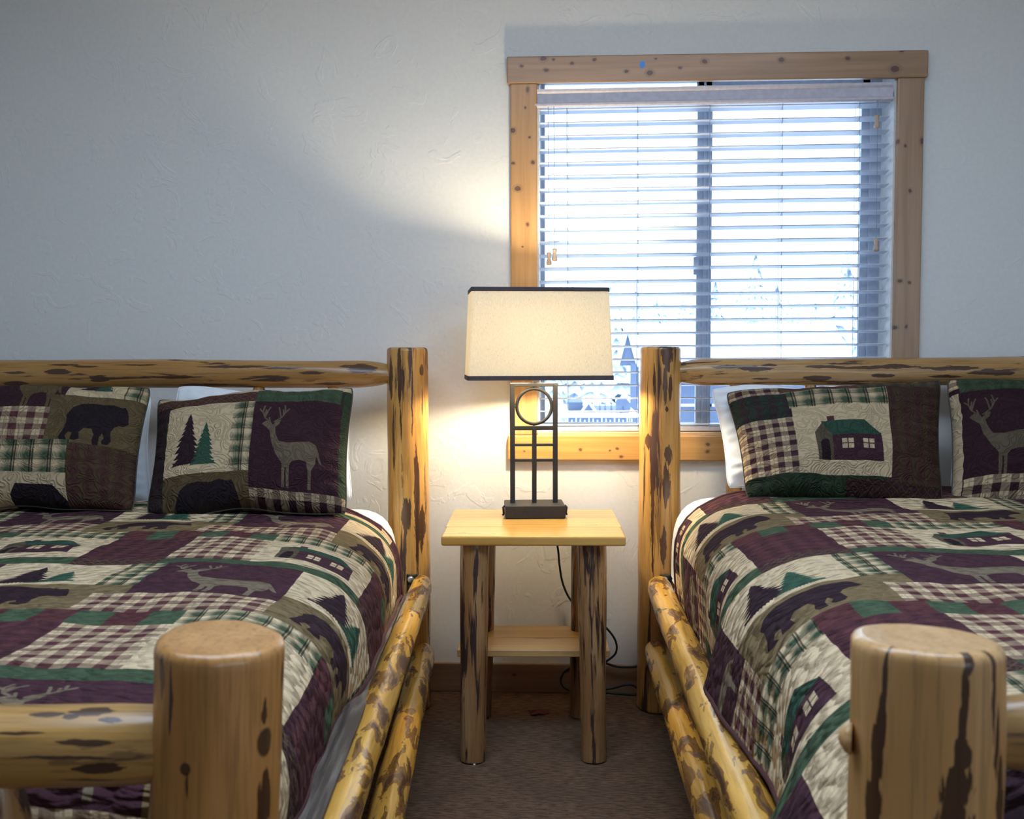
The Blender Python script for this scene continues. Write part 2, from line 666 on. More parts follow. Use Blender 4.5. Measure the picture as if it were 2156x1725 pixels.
ANTLERS = [[(.15, .26), (.06, .20), (.02, .12), (.04, .03)], [(.03, .14), (-.03, .08)], [(.06, .20), (.10, .10), (.13, .05)], [(.05, .17), (.07, .09)], [(.15, .26), (.13, .20)],
           [(.21, .26), (.32, .20), (.37, .12), (.35, .02)], [(.36, .13), (.42, .07)], [(.31, .20), (.28, .10), (.26, .05)], [(.35, .16), (.33, .08)]]

QU, QV = 0.615, 0.75


def quilt_tile():
    c = Canvas(QU, QV, 1000, MAROON)
    for ox in (0, -QU):
        X = lambda a: a + ox
        # tree row
        c.rect(X(0), 0, X(.26), .2, CREAM)
        c.trees(X(0), 0, X(.26), .2)
        c.plaid(X(.26), 0, X(.335), .2, CREAM, GREEN)
        c.rect(X(.335), 0, X(.615), .26, MAROON2)
        c.deer(X(.37), .02, X(.60), .25, TAN2 * .75)
        # bear row
        c.rect(X(0), .2, X(.28), .38, TAN)
        c.bear(X(.04), .22, X(.24), .36, DARK)
        c.rect(X(.26), .2, X(.335), .27, TAN)
        c.gingham(X(.28), .26, X(.615), .38, CREAM, MAROON, .04)
        # band
        for k in range(6):
            c.weave(X(.125 + .061 * k), .38, X(.125 + .061 * (k + 1)), .46, GREEN * .9 if k % 2 else MAROON, GREEN * 1.1 if k % 2 else MAROON * .8)
        c.plaid(X(.49), .38, X(.74), .46, CREAM, GREEN)
        # house row
        c.weave(X(.125), .46, X(.31), .70, MAROON, MAROON2 * .85)
        c.gingham(X(.31), .46, X(.49), .70, CREAM, MAROON, .04)
        c.rect(X(.49), .46, X(.74), .70, CREAM)
        c.house(X(.53), .50, X(.70), .66)
        # lower band
        c.diamonds(X(.125), .70, X(.31), .75, MAROON2, TAN * .6, .022)
        c.weave(X(.31), .70, X(.74), .75, GREEN, GREEN * .75)
    return c.image('quilt_print', 1.12)


def sham_prints():
    ims = {}
    W, H = .60, .46
    # pine trees and stag
    c = Canvas(W, H, 1000, OLIVE * .9)
    x = lambda f: f * W
    y = lambda f: f * H
    c.rect(0, 0, x(.53), y(.07), CREAM)
    c.diamonds(0, y(.06), x(.53), y(.19), MAROON * .8, TAN * .6, .028)
    c.weave(0, y(.16), x(.10), y(1), MAROON2 * .7, OLIVE * .7)
    c.rect(x(.09), y(.18), x(.43), y(.78), CREAM)
    c.trees(x(.09), y(.19), x(.43), y(.80))
    c.plaid(x(.43), y(.18), x(.53), y(.79), CREAM, GREEN, .045)
    c.rect(x(.09), y(.78), x(.53), y(1), TAN * .62)
    c.bear(x(.14), y(.82), x(.48), y(1.25), BLACKB)
    c.gingham(x(.53), 0, x(.80), y(.05), CREAM, MAROON, .035)
    c.rect(x(.78), 0, x(1), y(.06), CREAM)
    c.weave(x(.53), y(.05), x(.95), y(.19), GREEN * 1.05, GREEN * .75)
    c.rect(x(.53), y(.19), x(.97), y(.90), MAROON2 * .72)
    c.deer(x(.57), y(.22), x(.88), y(.88), TAN2 * .62)
    c.gingham(x(.53), y(.90), x(1), y(1), CREAM * .7, MAROON2 * .5, .045)
    c.rect(x(.965), y(.06), x(1), y(.9), GREEN * .6)
    ims['stag'] = c.image('pine_stag_print', .74)  # low gain on every sham print: the pillows' weaker light put into colour
    # bear sham
    c = Canvas(W, H, 1000, MAROON2)
    c.rect(0, 0, x(.64), y(.34), MAROON2 * .8)
    c.deer(x(.34), y(-.35), x(.62), y(.33), TAN * .7)
    c.rect(x(.64), 0, x(.90), y(.17), CREAM)
    c.trees(x(.66), y(-.4), x(.88), y(.16))
    c.plaid(x(.90), 0, x(1), y(.2), CREAM, GREEN, .04)
    c.rect(x(.58), y(.16), x(1), y(.60), TAN * .72)
    c.bear(x(.65), y(.22), x(.95), y(.58), BLACKB)
    c.gingham(x(.0), y(.28), x(.585), y(.56), CREAM, MAROON, .045)
    c.plaid(0, y(.56), x(.71), y(.80), CREAM, GREEN, .05)
    c.rect(0, y(.80), x(.71), y(1), CREAM * .85)
    c.poly([(x(.44), y(.95)), (x(.47), y(.88)), (x(.64), y(.88)), (x(.70), y(.97)), (x(.70), y(1)), (x(.44), y(1))], BLACKB)
    c.weave(x(.70), y(.58), x(1), y(1), MAROON * .65, TAN * .45, .008)
    ims['bear'] = c.image('bear_print', .74)
    # house sham
    c = Canvas(W, H, 1000, MAROON2)
    c.gingham(0, 0, x(.26), y(.13), CREAM * .8, MAROON2, .04)
    c.weave(x(.24), 0, x(.75), y(.10), TAN * .5, MAROON)
    c.weave(x(.6), 0, x(1), y(.12), TAN * .7, OLIVE)
    c.weave(0, y(.12), x(.27), y(.40), MAROON2 * .7, TEAL * .5)
    c.plaid(x(.26), y(.10), x(.72), y(.30), CREAM, GREEN, .05)
    c.gingham(0, y(.38), x(.29), y(.88), CREAM, MAROON2, .04)
    c.rect(x(.27), y(.29), x(.745), y(.86), CREAM * .95)
    c.house(x(.36), y(.40), x(.68), y(.76))
    c.weave(x(.72), y(.10), x(1), y(.92), MAROON * .55, TAN * .35, .008)
    c.weave(0, y(.86), x(.70), y(1), GREEN * .6, GREEN * .35)
    c.diamonds(x(.5), y(.88), x(1), y(1), MAROON2 * .6, TAN * .3, .028)
    ims['house'] = c.image('house_print', .74)
    # second stag sham
    c = Canvas(W, H, 1000, MAROON2 * .6)
    c.gingham(0, 0, x(.12), y(.12), CREAM, MAROON, .04)
    c.weave(x(.04), 0, x(.8), y(.16), GREEN * .9, GREEN * .5)
    c.rect(0, y(.16), x(.035), y(1), CREAM * .8)
    c.deer(x(.06), y(.2), x(.40), y(.82), TAN2 * .5)
    c.gingham(x(.04), y(.82), x(.62), y(1), CREAM * .9, MAROON2 * .6, .05)
    c.rect(x(.45), y(.16), x(.8), y(.8), CREAM)
    c.trees(x(.45), y(.16), x(.8), y(.8))
    ims['stag2'] = c.image('stag_print', .74)
    return ims


def cloth_mat(name, im, pucker=1.0, swirl=False):
    t = NT(name)
    tx = t.n('ShaderNodeTexImage', image=im, interpolation='Linear', extension='REPEAT')
    uv = t.n('ShaderNodeUVMap').outputs[0]
    t.l(uv, tx.inputs[0])
    t.col(tx.outputs[0])
    t.set(Roughness=.95, Specular_IOR_Level=.15)
    if swirl:
        wv = t.noise(t.vmath('MULTIPLY', uv, (9, 7, 1)), 1.0, 1, .4, 1.4)
        band = t.math('ABSOLUTE', t.math('SINE', t.math('MULTIPLY', wv, 34)))
        h = t.math('ADD', t.math('POWER', band, .5), t.math('MULTIPLY', t.noise(uv, 60, 2), .15))
        t.bump(h, .60 * pucker, .008)
    else:
        vo = t.n('ShaderNodeTexVoronoi', feature='SMOOTH_F1', voronoi_dimensions='2D')
        vo.inputs['Smoothness'].default_value = .35
        vo.inputs['Scale'].default_value = 1.0
        wq = t.noise(t.vmath('MULTIPLY', uv, (6, 8, 1)), 1.0, 2)
        wv_ = t.n('ShaderNodeCombineXYZ')
        t.l(t.math('MULTIPLY', wq, .09), wv_.inputs[0])
        t.l(t.math('MULTIPLY', wq, .07), wv_.inputs[1])
        t.l(t.vmath('MULTIPLY', t.vmath('ADD', uv, wv_.outputs[0]), (19, 50, 1)), vo.inputs['Vector'])
        p2 = t.noise(t.vmath('MULTIPLY', uv, (60, 130, 1)), 1, 2)
        h = t.math('ADD', t.math('MULTIPLY', vo.outputs['Distance'], -1.3), t.math('MULTIPLY', p2, .35))
        t.bump(h, 1.0 * pucker, .015)
    return t.m


M_QUILT = cloth_mat('quilt_cloth', quilt_tile())
SH = {k: cloth_mat(k + '_sham_cloth', v, 1.0, True) for k, v in sham_prints().items()}
M_BIND = plain('quilt_binding', tuple(MAROON * .8), .9)
M_SEAM = plain('sham_seam', (0.06, 0.055, 0.045), .9)

# ------------------------------------------------------------------ room shell
XL, XR, YB, ZC = -2.6, 2.75, -1.9, 2.7
o = box('floor', (XL - .1, YB - .1, -.12), (XR + .1, WALLY + .16, 0), M_CARPET)
prop(o, kind='structure')
o = box('ceiling', (XL - .1, YB - .1, ZC), (XR + .1, WALLY + .16, ZC + .1), M_CEIL)
prop(o, kind='structure')
o = box('wall_left', (XL - .1, YB, 0), (XL, WALLY, ZC), M_WALL)
prop(o, kind='structure')
o = box('wall_right', (XR, YB, 0), (XR + .1, WALLY, ZC), M_WALL)
prop(o, kind='structure')
o = box('wall_front', (XL - .1, YB - .1, 0), (XR + .1, YB, ZC), M_WALL)
prop(o, kind='structure')
# opening, measured on the wall face
WL, WR = PY(1131, 500, WALLY).x, PY(1882, 500, WALLY).x
WT, WB = PY(1500, 134, WALLY).z, PY(1300, 912, WALLY).z
T = .22
bm = bmesh.new()
for lo, hi in (((XL - .1, WALLY, 0), (WL, WALLY + T, ZC)), ((WR, WALLY, 0), (XR + .1, WALLY + T, ZC)),
               ((WL, WALLY, WT), (WR, WALLY + T, ZC)), ((WL, WALLY, 0), (WR, WALLY + T, WB))):
    add_box(bm, lo, hi)
o = link('wall_back', bm, M_WALL)
prop(o, kind='structure')
area('window_portal', ((WL + WR) / 2, WALLY + T + .02, (WT + WB) / 2), (math.radians(-90), 0, 0), WR - WL, WT - WB, 1, (1, 1, 1), True)

# baseboard
zb = PY(1100, 1399, WALLY - .016).z
M_BASE = board_mat('baseboard_wood', 0, (0.42, 0.27, 0.15), (0.28, 0.165, 0.09), [(-.16, .06, .006, .004), (-.45, .05, .008, .005), (.02, .075, .005, .004)])
o = box('baseboard_back', (XL, WALLY - .016, 0), (XR, WALLY, zb), M_BASE, None, .003)
prop(o, kind='structure')


# ------------------------------------------------------------------ window
def hx(px, py): return PY(px, py, WALLY - .02)


HT0, HT1 = hx(1067, 121), hx(1955, 104)
HB0 = hx(1067, 176)
kn = []
for px, py, r in ((1098, 140, .006), (1144, 124, .010), (1165, 126, .005), (1150, 148, .007), (1204, 134, .006), (1251, 126, .006), (1319, 151, .007), (1368, 154, .010),
                  (1380, 124, .004), (1431, 143, .006), (1483, 130, .009), (1645, 127, .009), (1784, 124, .007), (1897, 107, .007), (1884, 146, .013)):
    p = hx(px, py)
    kn.append((p.x, p.z, r, r * .75))
bl = [(hx(1352, 137).x, hx(1352, 137).z, .009, .012)]  # blue lens fringe at a knot, painted into the wood colour
win = empty('window_1', (0, 0, 0), kind='structure')
M_HEAD = board_mat('pine_header_dim', 0, (0.43, 0.27, 0.165), (0.33, 0.20, 0.115), kn, .45, bl)  # pine darkened: the weaker light on the header is put into its colour
o = box('header_casing', (HT0.x, WALLY - .024, HB0.z), (HT1.x, WALLY, (HT0.z + HT1.z) / 2), M_HEAD, win, .004)
prop(o, 'knotty pine head casing')


def side_knots(lst):
    return [(hx(px, py).x, hx(px, py).z, a, b) for px, py, a, b in lst]


lk = side_knots([(1111, 189, .005, .009), (1106, 227, .003, .004), (1080, 275, .008, .008), (1115, 289, .004, .004), (1080, 344, .006, .004), (1122, 342, .006, .006), (1090, 397, .010, .008), (1111, 473, .005, .006), (1100, 520, .003, .003), (1108, 680, .004, .005)])
rk = side_knots([(1890, 298, .005, .007), (1941, 297, .005, .010), (1906, 307, .004, .004), (1916, 402, .005, .006), (1895, 592, .007, .006), (1915, 595, .005, .005), (1884, 690, .008, .006), (1908, 688, .004, .006)])
CBz = PY(1300, 917, WALLY - .02).z
CB0z = PY(1300, 970, WALLY - .02).z
lx0, lx1 = hx(1075, 500).x, hx(1131, 500).x
rx0, rx1 = hx(1886, 450).x, hx(1942, 450).x
o = box('side_casing', (lx0, WALLY - .02, CBz), (lx1, WALLY, HB0.z), board_mat('pine_left_casing', 2, (0.54, 0.31, 0.13), (0.41, 0.22, 0.08), lk), win, .004)
o = box('side_casing', (rx0, WALLY - .02, CBz), (rx1, WALLY, HB0.z), board_mat('pine_right_casing_dim', 2, (0.44, 0.285, 0.18), (0.34, 0.21, 0.125), rk), win, .004)  # same pine, coloured darker for the dimmer light on this side
ak = side_knots([(1222, 947, .005, .005), (1300, 945, .005, .004), (1284, 949, .003, .003), (1308, 962, .006, .004), (1104, 950, .004, .003), (1490, 936, .006, .005), (1490, 951, .006, .005), (1650, 940, .006, .005)])
o = box('apron_casing', (hx(1069, 940).x, WALLY - .022, CB0z), (rx1 + .005, WALLY, CBz), board_mat('pine_apron', 0, (0.62, 0.35, 0.12), (0.48, 0.25, 0.075), ak), win, .004)
M_SILL = board_mat('pine_sill', 0, (0.62, 0.42, 0.24), (0.5, 0.31, 0.16))
o = box('sill', (WL, WALLY - .006, WB - .012), (WR, WALLY + .125, WB + .004), M_SILL, win, .003)
# painted jamb liners
M_JAMB = plain('white_jamb', (0.78, 0.76, 0.72), .5)
o = box('jamb', (WR - .008, WALLY - .004, WB), (WR + .002, WALLY + .125, WT), M_JAMB, win)
o = box('jamb', (WL - .002, WALLY - .004, WB), (WL + .008, WALLY + .125, WT), M_JAMB, win)
# vinyl sliding window
VY = WALLY + .125
mx0, mx1 = PY(1464, 500, VY).x, PY(1502, 500, VY).x
fw = .045
bm = bmesh.new()
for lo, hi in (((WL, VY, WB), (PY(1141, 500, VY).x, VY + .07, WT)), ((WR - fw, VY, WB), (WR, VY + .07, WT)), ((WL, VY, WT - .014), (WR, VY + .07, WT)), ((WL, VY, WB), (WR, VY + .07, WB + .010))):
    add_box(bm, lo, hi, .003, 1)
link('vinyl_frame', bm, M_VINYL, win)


def sash(x0, x1, y, wl, wr, tp=.018):
    bm = bmesh.new()
    z0, z1 = WB + .008, WT - .012
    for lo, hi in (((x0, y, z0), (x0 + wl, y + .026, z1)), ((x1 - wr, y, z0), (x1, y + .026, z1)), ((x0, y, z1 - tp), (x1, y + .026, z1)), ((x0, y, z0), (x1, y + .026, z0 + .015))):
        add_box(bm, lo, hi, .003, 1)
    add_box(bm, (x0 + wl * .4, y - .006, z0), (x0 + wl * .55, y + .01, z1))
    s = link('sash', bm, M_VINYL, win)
    link('glass_pane', add_box(bmesh.new(), (x0 + wl, y + .010, z0 + .01), (x1 - wr, y + .016, z1 - tp * .6)), M_GLASS, s)
    return s


s1 = sash(WL + .002, mx1 - .018, VY + .036, PY(1146, 500, VY + .04).x - WL, .03, .005)
s2 = sash(mx0 + .006, WR - fw * .8, VY + .008, .05, .034, .026)
zl = PY(1462, 560, VY).z
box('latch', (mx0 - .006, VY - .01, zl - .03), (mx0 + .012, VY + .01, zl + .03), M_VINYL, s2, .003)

# ------------------------------------------------------------------ venetian blind
BY = WALLY + .032
blx0, blx1 = PY(1136, 500, BY).x, PY(1871, 500, BY).x
bcx = (blx0 + blx1) / 2
ztop = PY(1500, 222, WALLY + .01).z
blind = empty('venetian_blind', (bcx, BY, 0), label='white wooden slatted blind with open slats hanging inside the pine window frame', cat='blind')
blind.rotation_euler = (0, math.radians(-0.32), 0)
hw = (blx1 - blx0) / 2
vz0, vz1 = PY(1500, 219, WALLY - .015).z, PY(1500, 181, WALLY - .015).z
# valance with a moulded face
bm = bmesh.new()
prof = [(-.046, vz0), (-.052, vz0 + .004), (-.052, vz0 + .010), (-.044, vz0 + .016), (-.042, vz1 - .014), (-.048, vz1 - .008), (-.050, vz1), (-.036, vz1), (-.036, vz0)]
va = [[bm.verts.new((sx * (hw + .003), yy, zz)) for yy, zz in prof] for sx in (-1, 1)]
n_ = len(prof)
for k in range(n_):
    bm.faces.new((va[0][k], va[0][(k + 1) % n_], va[1][(k + 1) % n_], va[1][k]))
bm.faces.new(va[0][::-1])
bm.faces.new(va[1])
bmesh.ops.recalc_face_normals(bm, faces=bm.faces)
o = link('valance', bm, M_VAL, blind)
box('headrail', (-hw, -.028, vz0 + .012), (hw, .028, vz0 + .038), M_SLAT, blind, .002)
zs0 = PY(1500, 225, WALLY + .008).z
zs1 = PY(1500, 866, WALLY + .008).z
NS = 24
pitch = (zs0 - zs1) / (NS - 1)
bm = bmesh.new()
add_box(bm, (-hw, -.025, -.0017), (hw, .025, .0017), .0005, 1)
slat_me = bpy.data.meshes.new('slat')
bm.to_mesh(slat_me)
bm.free()
slat_me.materials.append(M_SLAT)
for k in range(NS):
    o = bpy.data.objects.new('slat', slat_me)
    COL.objects.link(o)
    o.parent = blind
    o.location = (0, 0, zs0 - k * pitch)
    o.rotation_euler = (math.radians(-5.5), 0, 0)
for zz in (894, 899.5):
    o = bpy.data.objects.new('slat', slat_me)
    COL.objects.link(o)
    o.parent = blind
    o.location = (0, 0, PY(1300, zz, WALLY + .008).z)
zbr = PY(1300, 905, WALLY + .008).z
box('bottom_rail', (-hw, -.026, zbr - .004), (hw, .026, zbr + .012), M_VAL, blind, .003)
for px in (1200, 1348, 1499, 1651, 1812):
    x = PY(px, 500, WALLY + .01).x - bcx
    bm = bmesh.new()
    for yy in (-.0265, .0265):
        tube_bm(bm, [(x, yy, vz0 + .02), (x, yy, PY(1300, 903, WALLY + .008).z)], .0009, 5)
    for k in range(NS):
        z = zs0 - k * pitch - .003
        tube_bm(bm, [(x, -.0265, z + .002), (x + .006, .0265, z - .002)], .0006, 4)
    link('ladder_cord', bm, M_STRING, blind)
tass = lathe_bm([(.002, .036), (.0075, .035), (.007, .026), (.0055, .016), (.008, .008), (.0095, .002), (.0085, -.004), (.004, -.006)], 14)
tass_me = bpy.data.meshes.new('tassel')
tass.to_mesh(tass_me)
tass.free()
smooth(tass_me)
tass_me.materials.append(M_TASSEL)
for px, py in ((1161, 553), (1173, 545), (1853, 268), (1850, 528)):
    p = PY(px, py, WALLY - .016)
    x, z = p.x - bcx, p.z
    link('lift_cord', tube_bm(bmesh.new(), [(x, -.048, vz0 + .01), (x, -.048, z + .034)], .0010, 5), M_STRING, blind)
    o = link('cord_tassel', tass_me, None, blind)
    o.location = (x, -.048, z)

# ------------------------------------------------------------------ log builder


def log_mesh(length, r0, r1, seed=0, segs=32, lump=.05, bend=.0, bev=.25, taper0=None, taper1=None, facet=.02, top_tilt=0.0, rings=None):
    """log along +Z; UV = (theta*r, z) in metres. taperX = (length, end radius factor)"""
    rings = rings or max(14, int(length / .035))
    zs = []
    for i in range(rings + 1):
        zs.append(length * i / rings)
    b0, b1 = bev * r0, bev * r1
    ext = [(0, 1 - bev, 0.0)]
    prof = []
    for k in range(5):
        a = k / 4 * math.pi / 2
        prof.append((b0 * (1 - math.sin(a)) if False else b0 * (1 - math.cos(math.pi / 2 - a)), 1 - bev * (1 - math.sin(a))))
    # build list of (z, radius factor)
    L = []
    for k in range(5):
        a = k / 4 * math.pi / 2
        L.append((b0 * (1 - math.cos(a)), (1 - bev) + bev * math.sin(a)))
    for z in zs:
        if b0 * 1.1 < z < length - b1 * 1.1: L.append((z, 1.0))
    for k in range(5):
        a = (1 - k / 4) * math.pi / 2
        L.append((length - b1 * (1 - math.cos(a)), (1 - bev) + bev * math.sin(a)))
    bm = bmesh.new()
    uvl = bm.loops.layers.uv.new('UVMap')
    R = []
    ph = seed * 1.7
    for z, f in L:
        fr = z / length
        r = (r0 + (r1 - r0) * fr) * f
        if taper0 and z < taper0[0]:
            q = z / taper0[0]
            r *= taper0[1] + (1 - taper0[1]) * (1 - (1 - q) ** 2)
        if taper1 and length - z < taper1[0]:
            q = (length - z) / taper1[0]
            r *= taper1[1] + (1 - taper1[1]) * (1 - (1 - q) ** 2)
        bx = bend * math.sin(math.pi * fr)
        ring = []
        for k in range(segs):
            th = 2 * math.pi * k / segs
            cx, sy = math.cos(th), math.sin(th)
            nz = noise.noise(Vector((cx * 1.3 + seed * 3.1, sy * 1.3, z * 3.2))) * lump * 1.6
            nz += noise.noise(Vector((cx * 3.0 + seed * 5.7, sy * 3.0, z * 9.0))) * facet * 1.6
            rr = r * (1 + nz)
            zz = z + (top_tilt * (cx * math.cos(ph) + sy * math.sin(ph)) * r if z > length * .9 else 0)
            ring.append(bm.verts.new((cx * rr + bx, sy * rr, zz)))
        R.append((ring, z, r))
    for (A, za, ra), (B, zb_, rb) in zip(R, R[1:]):
        for k in range(segs):
            k2 = (k + 1) % segs
            f = bm.faces.new((A[k], A[k2], B[k2], B[k]))
            f.smooth = True
            rm = r0
            for lp, (kk, zz) in zip(f.loops, ((k, za), (k + 1, za), (k + 1, zb_), (k, zb_))):
                lp[uvl].uv = ((kk / segs - .5) * 2 * math.pi * rm, zz)
    for ring, z, r in (R[0], R[-1]):
        c = bm.verts.new(sum((v.co for v in ring), Vector()) / segs)
        for k in range(segs):
            vs = (ring[k], ring[(k + 1) % segs], c)
            f = bm.faces.new(vs if z > 0.01 else vs[::-1])
            f.smooth = False
            for lp in f.loops: lp[uvl].uv = (3, 3)
    me = bpy.data.meshes.new('log')
    bm.to_mesh(me)
    bm.free()
    return me


def log_between(name, p0, p1, r0, r1, mat, parent, roll=0.0, **kw):
    p0, p1 = Vector(p0), Vector(p1)
    d = p1 - p0
    me = log_mesh(d.length, r0, r1, **kw)
    o = link(name, me, mat, parent)
    q = d.to_track_quat('Z', 'Y')
    o.rotation_mode = 'QUATERNION'
    from mathutils import Quaternion
    o.rotation_quaternion = q @ Quaternion((0, 0, 1), roll)
    o.location = p0
    return o


M_POST = log_mat('head_post_log', (30, 30, 2.4), .575, .535, (0.78, 0.46, 0.14), (0.52, 0.26, 0.07))
M_RAIL = log_mat('head_rail_log', (22, 22, 3.4), .60, .57, (0.62, 0.36, 0.13), (0.48, 0.24, 0.07))
M_SIDE = log_mat('peeled_side_log', (26, 26, 8.5), .60, .515, (0.82, 0.46, 0.085), (0.68, 0.35, 0.05), (0.09, 0.035, 0.015), .26, dist=.5, midk=(.20, .085, .022))
M_LEG = log_mat('table_leg_log', (60, 60, 4.0), .565, .53, (0.46, 0.27, 0.12), (0.32, 0.16, 0.06), (0.04, 0.018, 0.014))
M_SPIN = log_mat('spindle_log', (26, 26, 4.0), .62, .58, (0.60, 0.36, 0.15), (0.46, 0.24, 0.08))

# ------------------------------------------------------------------ quilt profile


def edge_table(a=.20, b=.15, n=2.3, steps=60):
    """from flat top outwards: arc length -> (distance lost from edge, drop)"""
    pts = []
    for i in range(steps + 1):
        ph = i / steps * math.pi / 2
        x = a * (math.sin(ph)) ** (2 / n)
        z = b * (1 - (math.cos(ph)) ** (2 / n))
        pts.append((x, z))
    s = [0.0]
    for (x0, z0), (x1, z1) in zip(pts, pts[1:]):
        s.append(s[-1] + math.hypot(x1 - x0, z1 - z0))
    return np.array(s), np.array([p[0] for p in pts]), np.array([p[1] for p in pts]), a, b


def edge_eval(tab, s):
    """s<=0: flat. returns (outward, drop)"""
    S_, X_, Z_, a, b = tab
    if s <= 0: return s, 0.0
    if s >= S_[-1]: return a, b + (s - S_[-1])
    return float(np.interp(s, S_, X_)), float(np.interp(s, S_, Z_))


def sstep(x, a, b):
    t = min(1, max(0, (x - a) / (b - a)))
    return t * t * (3 - 2 * t)


def make_bed(name, head, foot, sgn, label, W, ztop, cfg):
    """head, foot: aisle-side post centres on the floor; local +x*sgn runs across the bed, -y towards the foot"""
    d = Vector((foot.x - head.x, foot.y - head.y))
    Lb = d.length
    rz = math.atan2(d.x, -d.y)
    bed = empty(name, (head.x, head.y, 0), rz, label, 'bed')
    X = lambda a: sgn * a
    hz, fz = cfg['hz'], cfg['fz']
    # posts
    for i, (a, l, top, r0, r1, nm) in enumerate(((0, 0, hz, .068, .064, 'head_post'), (0, Lb, fz, cfg['fr'] * 1.04, cfg['fr'], 'foot_post'),
                                                 (W, 0, hz, .066, .064, 'head_post'), (W, Lb, fz, .072, .07, 'foot_post'))):
        mat = cfg['foot_mat'] if (i == 1) else M_POST
        dx = cfg['lean'] if i == 1 else 0
        log_between(nm, (X(a) + dx * top, -l, 0), (X(a), -l, top), r0, r1, mat, bed, seed=cfg['seed'] + i, lump=.03 if i != 1 else .045, bev=.16, facet=.02,
                    segs=64 if i == 1 else 36, top_tilt=.05 if i == 1 else .02, rings=90 if i == 1 else 40, roll=cfg.get('roll', 0) if i == 1 else i * 1.3)
    # head board
    zr = cfg['hrz']
    log_between('headboard_rail', (X(.03), 0, zr), (X(W - .03), 0, zr + .004), .043, .045, M_RAIL, bed, seed=cfg['seed'] + 11, lump=.05, bev=.1, taper0=(.13, .5), taper1=(.13, .5), rings=60)
    log_between('headboard_rail', (X(.03), 0, .50), (X(W - .03), 0, .50), .040, .042, M_RAIL, bed, seed=cfg['seed'] + 12, lump=.05, bev=.1, taper0=(.13, .5), taper1=(.13, .5))
    ns = 6
    for k in range(ns):
        a = W * (k + 1) / (ns + 1) + cfg.get('sp0', 0)
        log_between('spindle', (X(a), 0, .52), (X(a), 0, zr - .02), .024, .024, M_SPIN, bed, seed=cfg['seed'] + 20 + k, segs=16, lump=.05, taper0=(.08, .5), taper1=(.08, .5))
    # foot board
    zf = cfg['frz']
    log_between('footboard_rail', (X(.02), -Lb, zf), (X(W - .03), -Lb, zf + cfg.get('frd', 0)), cfg['frr'] * 1.0, cfg['frr'], cfg['frail_mat'], bed, seed=cfg['seed'] + 13, lump=.06, bev=.1, taper0=cfg['ftap'], taper1=(.12, .6), segs=48, rings=90, roll=cfg.get('rroll', 0))
    log_between('footboard_rail', (X(.02), -Lb, .26), (X(W - .03), -Lb, .26), .04, .04, M_RAIL, bed, seed=cfg['seed'] + 14, lump=.05, bev=.1, taper0=(.12, .6), taper1=(.12, .6))
    for k in range(6):
        a = .232 * (k + 1)
        log_between('spindle', (X(a), -Lb, .28), (X(a), -Lb, zf - .02), .032, .030, M_SPIN, bed, seed=cfg['seed'] + 40 + k, segs=24, lump=.06, taper0=(.10, .5), taper1=(.09, .45))
    # side rails, two on each side
    for j, (a0, a1, z0, z1, r, bend) in enumerate(cfg['rails']):
        o = log_between('side_rail', (X(a0), -.085, z0), (X(a1), -(Lb - .06), z1), r, r * 1.02, M_SIDE, bed, seed=cfg['seed'] + 60 + j, lump=.05, bend=0, bev=.45, facet=.035, segs=36, rings=80, taper0=(.10, .80), roll=j * 2.1)
    for z0 in (.41, .21):
        log_between('side_rail', (X(W + .03), -.07, z0), (X(W + .03), -(Lb - .04), z0), .038, .04, M_SIDE, bed, seed=cfg['seed'] + 66, lump=.05, bev=.4)
    # inner plank
    bm = bmesh.new()
    st = []
    for l_, zt3, w3 in ((.09, .385, .35), (.9, .42, .5), (1.35, cfg['plank'], 1.0), (Lb - .07, cfg['plank'] + .004, 1.0)):
        p0_, p1_ = cfg['pk'][1] - (cfg['pk'][1] - cfg['pk'][0]) * w3, cfg['pk'][1]
        st.append([bm.verts.new((X(a_), -l_, z_)) for a_, z_ in ((p0_, .30), (p1_, .30), (p1_, zt3 + .004), ((p0_ + p1_) / 2, zt3 + .002), (p0_, zt3 - .006))])
    for A_, B_ in zip(st, st[1:]):
        for k in range(5): bm.faces.new((A_[k], A_[(k + 1) % 5], B_[(k + 1) % 5], B_[k]))
    bm.faces.new(st[0])
    bm.faces.new(st[-1][::-1])
    bmesh.ops.recalc_face_normals(bm, faces=bm.faces)
    link('inner_plank', bm, M_PLANK, bed)
    # hook plate and bolt
    bm = bmesh.new()
    bx = cfg['brx']
    add_box(bm, (X(bx) - .017, -.082, .345), (X(bx) - .010, -.070, .445), .001, 1)
    add_box(bm, (X(bx) + .010, -.082, .345), (X(bx) + .017, -.070, .445), .001, 1)
    for zz in (.345, .368, .391, .414):
        add_box(bm, (X(bx) - .017, -.082, zz), (X(bx) + .017, -.070, zz + (.031 if zz > .41 else .009)), .001, 1)
    br = link('bracket', bm, M_BLACK, bed)
    b = lathe_bm([(.0105, 0), (.0105, .004), (.009, .008), (.004, .009)], 16)
    o = link('bolt', b, M_BOLT, br)
    smooth(o.data)
    o.location = (X(bx) - .004, -.082, .432)
    o.rotation_euler = (math.radians(90), 0, 0)
    return bed, Lb, rz


t = NT('grey_plank')
g = t.noise(t.objvec((60, 4, 60)), 1, 4)
t.col(t.mix(t.step(g, .35, .65), (0.035, 0.028, 0.024), (0.20, 0.17, 0.15)))
t.set(Roughness=.6)
t.bump(g, .4, .004)
M_PLANK = t.m



